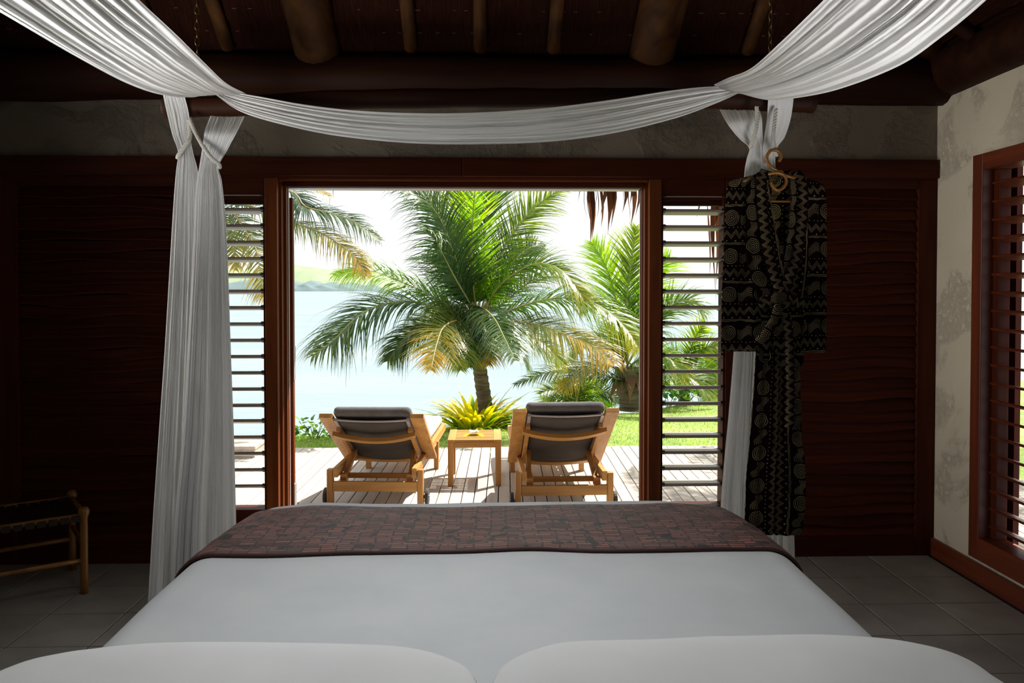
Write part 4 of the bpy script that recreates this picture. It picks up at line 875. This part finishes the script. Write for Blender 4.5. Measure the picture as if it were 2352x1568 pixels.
# pillows
def pillow(cx, cy, w, d, h, label, seed, rz=0):
    mb = MB()
    def P(u, v, sg):
        a, b = u*2-1, v*2-1
        ea = 1-abs(a)**3.6; eb = 1-abs(b)**3.2; t = max(0, ea)**.5*max(0, eb)**.5
        x = a*w/2*(1-.075*abs(b)**4); y = b*d/2*(1-.16*abs(a)**4)
        x *= 1+.015*math.cos(b*3); 
        wr = .010*noise.noise(Vector((a*2.2+seed, b*2, sg)))+.006*noise.noise(Vector((a*9+seed, b*2, sg)))*abs(a)**3
        crn = (abs(a)**6)*.004*math.sin(b*22+seed)
        return Vector((x+crn*.3, y+.015*noise.noise(Vector((a*2, seed, 0))), h/2+sg*(h/2)*t*(1+.06*math.sin(a*3.0+seed))+(wr+crn*.5)*t*(sg > 0)))
    mb.grid(lambda u, v: P(u, v, 1), 90, 48); mb.grid(lambda u, v: P(v, u, -1), 48, 90)
    o = weld(mb.build('pillow', M['pillow'], smooth=True, loc=(cx, cy, ZB+.026)), 2e-3); o.rotation_euler = (math.radians(5.5), 0, rz)
    return tag(o, label, 'pillow', 'white pillows at the head of the bed')
xa = at(550, 1500, 1.63).x; xb_ = at(1668, 1500, 1.63).x
pillow(xa, 1.36, 1.0, .62, .163, 'left of the two plump white pillows at the bed head', 2.0)
pillow(xb_, 1.36, 1.0, .62, .168, 'right of the two plump white pillows at the bed head', 5.2)

# ================================================================== CANOPY
YC = 3.47; zc = Z(243, YC)
cn = tag(empty('bed_canopy', (0, YC, zc)), 'rough log canopy frame hung on chains above the bed', 'canopy frame')
def clog(name, a, b, ra, rb, m='log'): o = log(name, Vector(a)-cn.location, Vector(b)-cn.location, ra, rb, m=m, parent=cn); return o
zrl = Z(240, YC)
rp = catmull([at(q[0], q[1], YC)-cn.location for q in ((379, 247), (470, 245), (560, 243), (800, 230), (1100, 226), (1400, 225), (1650, 228), (1760, 233), (1868, 237))], 60)
MB().tube([rp[0]+Vector((-.008, 0, 0))]+rp+[rp[-1]+Vector((.008, 0, 0))], [.03]+[.043*(1+.12*noise.noise(p*5)) for p in rp]+[.03], 16).build('rail', M['log'], cn, smooth=True)
clog('side_rail', (-1.22, YC+.10, zrl+.075), (-1.28, .7, 2.52), .036, .036, 'log_y')
clog('side_rail', (1.23, YC+.10, zrl+.075), (1.28, .7, 2.52), .036, .036, 'log_y')
clog('rail', (-1.4, .8, zrl+.03), (1.4, .8, zrl+.03), .045, .045)
# long edge-lit beam between the swags
# chains
lk = MB().tube([(.008*math.cos(a)*1.0, 0, .020*math.sin(a)) for a in [i*2*PI/12 for i in range(12)]], .0028, 6, closed=True).mesh('link', M['brass'], True)
def chain(px, label):
    x = X(px, YC); y = YC+.03; ztop_ = 2.82+RS*(W-.05-y)-.01; z = zrl+.07; c = tag(empty('chain', (x, y, z)), label, 'chain', 'chains holding up the canopy frame'); k = 0
    while z+k*.033 < ztop_: inst(lk, 'link', c, (0, 0, k*.033), (0, 0, PI/2*(k % 2)+.3)); k += 1
chain(452, 'aged chain from the roof to the left canopy corner'); chain(1771, 'aged chain from the roof to the right canopy corner')

# ------------------------------------------------------------------ muslin
def sheet(name, EA, EB, ns, nu, amp, freqs, seed, m, parent=None, flip=1, drift=1.0, bulge=0, origin=None, shear=.5, ampf=None, solid=0, sag=None):
    """cloth between two edge lines with gathers that run along them"""
    A_, B_ = catmull(EA, ns), catmull(EB, ns); O = Vector(origin or A_[0]); rs = random.Random(seed)
    ks = [(f, rs.uniform(0, 6.28), rs.uniform(-1, 1)*drift, rs.uniform(.5, 1)) for f in freqs]
    norm = sum(k[3] for k in ks)
    mb = MB(); P = []
    for i in range(ns):
        T_ = (A_[min(i+1, ns-1)]-A_[max(i-1, 0)]+B_[min(i+1, ns-1)]-B_[max(i-1, 0)]).normalized(); D = B_[i]-A_[i]; wd = D.length; N = T_.cross(D.normalized()).normalized()*flip; t = i/(ns-1)
        am = amp*(ampf(t) if ampf else 1)
        for j in range(nu):
            u = j/(nu-1); hh = 0
            uu = u+.03*math.sin(t*7+seed)*math.sin(PI*u)+.02*noise.noise(Vector((u*4, t*6, seed)))*math.sin(PI*u)
            for f, ph, dr, a_ in ks:
                s_ = math.sin(2*PI*f*uu+ph+dr*3*t); hh += a_*(1.0-2*abs(s_)**.8)
            hh /= norm; sh_ = 0
            for f, ph, dr, a_ in ks[:2]: sh_ += math.cos(2*PI*f*uu+ph+dr*3*t)/f
            edge = min(1, u*14, (1-u)*14)
            P.append(A_[i]+D*(u+sh_*shear*.12*edge*math.sin(PI*u)**.3)+N*(hh*am*(.35+.65*edge)+bulge*math.sin(PI*u)*wd)-O)
    mb.add(P, [(i*nu+j, (i+1)*nu+j, (i+1)*nu+j+1, i*nu+j+1) for i in range(ns-1) for j in range(nu-1)], [(i/(ns-1), j/(nu-1)) for i in range(ns) for j in range(nu)])
    o = mb.build(name, M[m], parent, smooth=True, loc=O-(parent.location if parent else Vector((0, 0, 0))), solid=solid)
    return o
def E(lst): return [at(px, py, Y) for px, py, Y in lst]
Yq = 3.37
FQ = (2.6, 4.7, 8.1, 12.3)
# left pair of hanging panels
cu1 = tag(sheet('curtain', E([(372, 200, Yq), (375, 222, Yq), (384, 262, Yq), (396, 310, Yq), (409, 350, Yq), (404, 395, Yq), (398, 470, Yq), (390, 600, Yq), (378, 800, Yq), (364, 1000, Yq), (350, 1200, Yq), (338, 1400, Yq), (330, 1500, Yq)]),
      E([(420, 200, Yq+.01), (424, 222, Yq+.01), (434, 262, Yq+.03), (437, 310, Yq+.03), (444, 350, Yq+.03), (455, 395, Yq+.03), (462, 470, Yq+.03), (470, 600, Yq+.03), (470, 800, Yq+.03), (468, 1000, Yq+.03), (465, 1200, Yq+.03), (462, 1400, Yq+.03), (462, 1500, Yq+.03)]), 150, 110, .016, FQ, 3, 'muslin', drift=.8, ampf=lambda t: .45+.9*t), 'white muslin bed curtain tied back, left strand of the left pair', 'curtain', 'white muslin bed curtains')
cu2 = tag(sheet('curtain', E([(486, 235, Yq+.16), (484, 262, Yq+.10), (470, 300, Yq-.03), (466, 330, Yq-.03), (458, 380, Yq-.03), (450, 430, Yq-.03), (446, 500, Yq-.03), (440, 620, Yq-.03), (430, 800, Yq-.03), (418, 1000, Yq-.03), (400, 1200, Yq-.03), (388, 1400, Yq-.03), (380, 1500, Yq-.03)]),
      E([(570, 235, Yq+.17), (563, 264, Yq+.12), (543, 305, Yq), (522, 345, Yq), (503, 382, Yq), (510, 420, Yq), (518, 500, Yq), (524, 620, Yq), (530, 800, Yq), (537, 1000, Yq), (541, 1150, Yq), (545, 1350, Yq), (547, 1500, Yq)]), 150, 120, .018, FQ, 8, 'muslin', drift=.7, ampf=lambda t: .45+.9*t), 'white muslin bed curtain tied back, right strand of the left pair', 'curtain', 'white muslin bed curtains')
def braid(name, pts, label, n=120, r=.0045, amp=.0045):
    P = catmull(pts, n); o = tag(empty(name, P[0]), label, 'tie-back', 'braided curtain tie-backs'); turns = sum((P[i+1]-P[i]).length for i in range(n-1))/.028
    for k in range(3):
        Q = []
        for i, p in enumerate(P):
            T_ = (P[min(i+1, n-1)]-P[max(i-1, 0)]).normalized(); N = T_.cross(Vector((0, 1, .1))).normalized(); B_ = T_.cross(N); a = 2*PI*(turns*i/n+k/3); Q.append(p+(N*math.cos(a)*amp+B_*math.sin(a)*amp)-P[0])
        MB().tube(Q, r, 6).build('strand', M['cord'], o, smooth=True)
    return o
braid('tie_back', E([(434, 275, Yq+.0), (437, 310, Yq-.03), (432, 325, Yq-.05), (420, 342, Yq-.055), (411, 355, Yq-.05), (408, 362, Yq-.01)]), 'braided cream cord tying the left curtain strand at the left corner')
braid('tie_back', E([(436, 272, Yq-.0), (447, 300, Yq-.04), (464, 332, Yq-.07), (485, 362, Yq-.08), (502, 376, Yq-.06), (505, 384, Yq-.01)]), 'braided cream cord crossing down to the second curtain strand at the left corner')
# right pair
cu3 = tag(sheet('curtain', E([(1640, 218, Yq+.17), (1650, 244, Yq+.12), (1668, 280, Yq), (1695, 315, Yq), (1722, 338, Yq), (1716, 365, Yq), (1710, 400, Yq), (1705, 500, Yq), (1696, 650, Yq), (1686, 800, Yq), (1674, 950, Yq), (1662, 1080, Yq), (1655, 1200, Yq), (1652, 1500, Yq)]),
      E([(1738, 218, Yq+.17), (1742, 244, Yq+.12), (1750, 270, Yq+.03), (1752, 305, Yq+.03), (1754, 338, Yq+.03), (1756, 365, Yq+.03), (1758, 400, Yq+.03), (1757, 500, Yq+.03), (1752, 650, Yq+.03), (1748, 800, Yq+.03), (1742, 950, Yq+.03), (1738, 1080, Yq+.03), (1736, 1200, Yq+.03), (1734, 1500, Yq+.03)]), 140, 100, .016, FQ, 12, 'muslin_crinkle', ampf=lambda t: .5+.6*t), 'white muslin bed curtain, left strand of the right pair, behind the robe', 'curtain', 'white muslin bed curtains')
cu4 = tag(sheet('curtain', E([(1766, 205, Yq+.0), (1764, 236, Yq+.0), (1762, 270, Yq+.02), (1756, 310, Yq+.02), (1752, 345, Yq+.02), (1752, 400, Yq+.04), (1752, 600, Yq+.05), (1750, 900, Yq+.05), (1748, 1200, Yq+.05), (1748, 1420, Yq+.05)]),
      E([(1824, 205, Yq+.02), (1822, 236, Yq+.02), (1816, 275, Yq+.05), (1803, 315, Yq+.05), (1784, 345, Yq+.05), (1783, 400, Yq+.06), (1795, 600, Yq+.08), (1812, 900, Yq+.08), (1824, 1200, Yq+.08), (1830, 1420, Yq+.08)]), 130, 80, .013, FQ, 17, 'muslin', ampf=lambda t: .5+.6*t), 'white muslin bed curtain, right strand of the right pair, hidden below by the robe', 'curtain', 'white muslin bed curtains')
braid('tie_back', E([(1738, 245, Yq-.03), (1739, 270, Yq-.04), (1736, 300, Yq-.055), (1728, 325, Yq-.05), (1723, 338, Yq-.01)]), 'braided cream cord on the left strand at the right corner')
braid('tie_back', E([(1782, 250, Yq-.02), (1778, 290, Yq-.04), (1776, 320, Yq-.05), (1781, 345, Yq-.05), (1786, 358, Yq-.05)]), 'braided cream cord at the right corner that carries the robe hanger')
# front swag
sheetF = sheet('curtain', E([(497, 212, 3.42), (565, 217, 3.38), (700, 242, 3.34), (820, 257, 3.33), (960, 263, 3.32), (1100, 261, 3.32), (1250, 250, 3.33), (1400, 231, 3.34), (1540, 209, 3.36), (1640, 200, 3.38), (1700, 205, 3.42)]),
      E([(492, 216, 3.40), (560, 260, 3.34), (680, 295, 3.28), (800, 317, 3.25), (950, 331, 3.23), (1100, 333, 3.23), (1260, 327, 3.24), (1410, 307, 3.26), (1550, 273, 3.30), (1640, 240, 3.34), (1702, 212, 3.40)]), 220, 80, .022, (2, 4, 7, 12), 21, 'muslin', drift=.8, ampf=lambda t: max(.15, math.sin(PI*t)**.5))
tag(sheetF, 'white muslin swag sagging between the two far canopy corners above the doors', 'curtain', 'white muslin swags on the canopy')
# side swags, thrown over the side rails and running back over the bed
sw1 = sheet('curtain', E([(566, 216, 3.40), (520, 192, 3.10), (470, 145, 2.86), (410, 85, 2.64), (320, 0, 2.42), (200, -120, 2.17), (40, -300, 1.85)]),
      E([(492, 213, 3.32), (430, 222, 3.08), (370, 219, 2.88), (290, 192, 2.66), (170, 128, 2.36), (0, 28, 2.02), (-260, -120, 1.71)]), 160, 130, .017, (1.3, 2.6, 4.7, 8), 31, 'muslin_crinkle', drift=.5, ampf=lambda t: .35+1.0*min(1, t*1.6), bulge=.05)
tag(sw1, 'white muslin swag running back over the bed from the left corner', 'curtain', 'white muslin swags on the canopy')
sw2 = sheet('curtain', E([(1638, 196, 3.40), (1672, 180, 3.18), (1724, 158, 2.98), (1790, 100, 2.70), (1892, 0, 2.42), (2020, -130, 2.17), (2200, -330, 1.85)]),
      E([(1690, 212, 3.34), (1760, 230, 3.12), (1815, 228, 2.95), (1920, 208, 2.70), (2060, 155, 2.42), (2160, 88, 2.24), (2266, 0, 2.04), (2420, -150, 1.76)]), 160, 130, .022, (1.2, 2.4, 4.4, 7.5), 37, 'muslin_crinkle', drift=.5, flip=-1, ampf=lambda t: .35+1.0*min(1, t*1.6), bulge=.05)
tag(sw2, 'white muslin swag running back over the bed from the right corner', 'curtain', 'white muslin swags on the canopy')

# ================================================================== ROBE AND HANGER
YH = 3.30
hg = tag(empty('clothes_hanger', at(1786, 400, YH)), 'bent rattan clothes hanger with curled hook holding the robe', 'hanger'); ho = hg.location
MB().tube([p-ho for p in catmull(E([(1789, 371, YH), (1794, 358, YH), (1786, 346, YH), (1770, 346, YH), (1761, 362, YH), (1768, 380, YH), (1785, 392, YH), (1806, 403, YH), (1822, 408, YH), (1850, 415, YH+.02), (1878, 428, YH+.03)]), 60)], .0068, 10).build('hook', M['rattan'], hg, smooth=True)
MB().tube([p-ho for p in catmull(E([(1690, 425, YH+.03), (1720, 412, YH+.02), (1765, 400, YH), (1785, 397, YH-.01), (1800, 402, YH-.012), (1806, 415, YH-.012), (1800, 430, YH-.012), (1786, 437, YH-.012), (1774, 428, YH-.012), (1770, 418, YH-.012)]), 60)], .0068, 10).build('shoulder_cane', M['rattan'], hg, smooth=True)
MB().tube([p-ho for p in E([(1700, 462, YH+.03), (1766, 462, YH+.0), (1830, 463, YH+.0), (1870, 463, YH+.03)])], .0045, 8).build('cross_bar', M['rattan'], hg, smooth=True)
MB().tube([p-ho for p in catmull(E([(1787, 392, YH-.008), (1797, 393, YH-.012), (1798, 401, YH-.014), (1789, 402, YH-.01)]), 14)], .002, 6).build('binding', M['rattan'], hg, smooth=True)
rb = tag(empty('robe', at(1785, 400, YH+.03)), 'dark printed cotton robe with tribal zigzags and rings on a rattan hanger', 'robe'); ro = rb.location
mpp = YH/F
def panel(name, rows, uvm, amp, freqs, seed, m='robe', nu=60, ns=90, dy=0, thick=.003, conv=None):
    """rows: (py, x_left, x_right, Y); uvm maps (px,py,u) to cloth metres"""
    rows = [r_ if len(r_) == 5 else (r_[0], r_[1], r_[0], r_[2], r_[3]) for r_ in rows]
    EA = [at(a, p, Y+dy) for p, a, p2, b, Y in rows]; EB = [at(b, p2, Y+dy) for p, a, p2, b, Y in rows]
    A_, B_ = catmull(EA, ns), catmull(EB, ns); rs = random.Random(seed); ks = [(f, rs.uniform(0, 6.28), rs.uniform(-1, 1)) for f in freqs]
    vs = []; uv = []
    w0 = max((b-a).length for a, b in zip(A_, B_))
    for i in range(ns):
        D = B_[i]-A_[i]; t = i/(ns-1)
        for j in range(nu):
            u = j/(nu-1); h = sum(math.sin(2*PI*f*u+ph+dr*2.5*t) for f, ph, dr in ks)/len(ks); p = A_[i]+D*u; p = p+Vector((0, -h*amp*(.4+.6*math.sin(PI*u)), 0)); vs.append(p-ro)
            uv.append(uvm(u*w0, (A_[0].z-p.z), t, u))
    mb = MB(); mb.add(vs, [(i*nu+j, (i+1)*nu+j, (i+1)*nu+j+1, i*nu+j+1) for i in range(ns-1) for j in range(nu-1)], uv)
    return mb.build(name, M[m], rb, smooth=True, solid=thick)
H = lambda k, o=0: (lambda x, z, t, u: (x+k, z+o))
V = lambda k, o=0: (lambda x, z, t, u: (z+k, x+o))
Yr = YH
# sleeves hang flat either side
panel('sleeve', [(414, 1682, 397, 1748, Yr+.02), (424, 1672, 412, 1752, Yr+.01), (460, 1667, 455, 1756, Yr), (560, 1663, 1757, Yr-.01), (680, 1658, 1752, Yr-.015), (760, 1657, 1750, Yr-.015), (807, 1656, 1750, Yr-.015)], H(0, .035), .010, (1.2, 2.1), 1)
panel('sleeve', [(399, 1822, 418, 1880, Yr+.02), (414, 1822, 430, 1891, Yr+.01), (460, 1826, 464, 1897, Yr), (560, 1832, 1898, Yr), (680, 1836, 1898, Yr-.01), (760, 1838, 1898, Yr-.01), (809, 1840, 1897, Yr-.01)], H(.3, .035), .010, (1.2, 2.2), 2)
# back of the neck and lining seen inside the collar
panel('back_panel', [(396, 1738, 1836, Yr+.05), (450, 1735, 1840, Yr+.055), (560, 1740, 1835, Yr+.055), (690, 1760, 1825, Yr+.05)], V(0, -.045), .004, (1.0,), 3, 'robe_in')
# front panels crossing to the waist
panel('front_panel', [(399, 1738, 394, 1758, Yr+.012), (440, 1715, 1768, Yr-.01), (520, 1712, 1782, Yr-.02), (600, 1715, 1795, Yr-.03), (680, 1740, 1812, Yr-.04), (705, 1755, 1815, Yr-.04)], V(0, .0), .012, (1.5, 2.7), 4)
panel('front_panel', [(395, 1812, 401, 1838, Yr+.012), (440, 1818, 1852, Yr-.01), (520, 1812, 1856, Yr-.015), (600, 1800, 1856, Yr-.02), (680, 1775, 1848, Yr-.03), (705, 1768, 1840, Yr-.03)], V(.1, .02), .010, (1.5, 2.7), 5)
# collar bands
def band(name, pts, wd, uvo, dy=-.02):
    P = catmull(E(pts), 60); mb = MB(); vs = []; uv = []; L_ = 0
    for i, p in enumerate(P):
        T_ = (P[min(i+1, 59)]-P[max(i-1, 0)]).normalized(); S_ = T_.cross(Vector((0, 1, 0))).normalized()
        if i: L_ += (P[i]-P[i-1]).length
        for j in range(5): k = j/4*2-1; vs.append(p+S_*wd*k/2+Vector((0, dy+.006*abs(k)**2, 0))-ro); uv.append((L_, uvo+k*wd/2))
    mb.add(vs, [(i*5+j, (i+1)*5+j, (i+1)*5+j+1, i*5+j+1) for i in range(59) for j in range(4)], uv); return mb.build(name, M['robe'], rb, smooth=True, solid=.005)
band('collar', [(1752, 399, Yr+.035), (1785, 405, Yr+.055), (1820, 400, Yr+.035)], .035, .106, .0)
band('collar', [(1824, 398, Yr+.022), (1835, 412, Yr+.01), (1842, 440, Yr-.005), (1838, 520, Yr-.01), (1824, 600, Yr-.02), (1800, 660, Yr-.035), (1785, 700, Yr-.04)], .040, .106)
band('collar', [(1754, 395, Yr+.022), (1747, 411, Yr+.01), (1745, 440, Yr-.005), (1752, 520, Yr-.02), (1766, 600, Yr-.035), (1785, 660, Yr-.045), (1805, 705, Yr-.05)], .042, .106, -.026)
# body to the hip in horizontal bands, pulled in at the waist
panel('body_panel', [(560, 1722, 1846, Yr+.0), (640, 1724, 1846, Yr-.0), (700, 1732, 1844, Yr-.012), (760, 1738, 1846, Yr-.012), (808, 1738, 1846, Yr-.0), (840, 1738, 1844, Yr+.01)], H(.12, .0), .014, (2.2, 3.7), 6)
# belt and knot
band('belt', [(1740, 700, Yr-.02), (1765, 690, Yr-.04), (1790, 684, Yr-.05), (1815, 688, Yr-.04), (1845, 700, Yr-.02)], .045, .105, -.015)
mb = MB(); roundbox(mb, at(1790, 684, Yr-.075)-ro, (.055, .035, .045), .016, 5); weld(mb.build('belt_knot', M['robe'], rb, smooth=True))
band('belt_end', [(1790, 690, Yr-.05), (1806, 740, Yr-.055), (1812, 800, Yr-.05), (1814, 900, Yr-.04), (1812, 980, Yr-.04)], .036, .11, -.015)
band('belt_end', [(1790, 690, Yr-.05), (1775, 735, Yr-.055), (1758, 765, Yr-.05), (1740, 785, Yr-.04)], .036, .04, -.015)
# skirt in vertical bands
panel('skirt_panel', [(800, 1736, 1790, Yr+.0), (900, 1730, 1788, Yr), (1000, 1722, 1786, Yr-.0), (1100, 1713, 1780, Yr), (1200, 1710, 1778, Yr), (1228, 1712, 1776, Yr)], V(0, -.015), .010, (1.1, 2.4), 7)
panel('skirt_panel', [(800, 1784, 1838, Yr+.02), (900, 1782, 1838, Yr+.015), (1000, 1780, 1842, Yr+.01), (1060, 1778, 1849, Yr+.01), (1150, 1776, 1851, Yr+.01), (1215, 1774, 1843, Yr+.01), (1229, 1782, 1838, Yr+.01)], V(.06, .075), .010, (1.3, 2.4), 8)
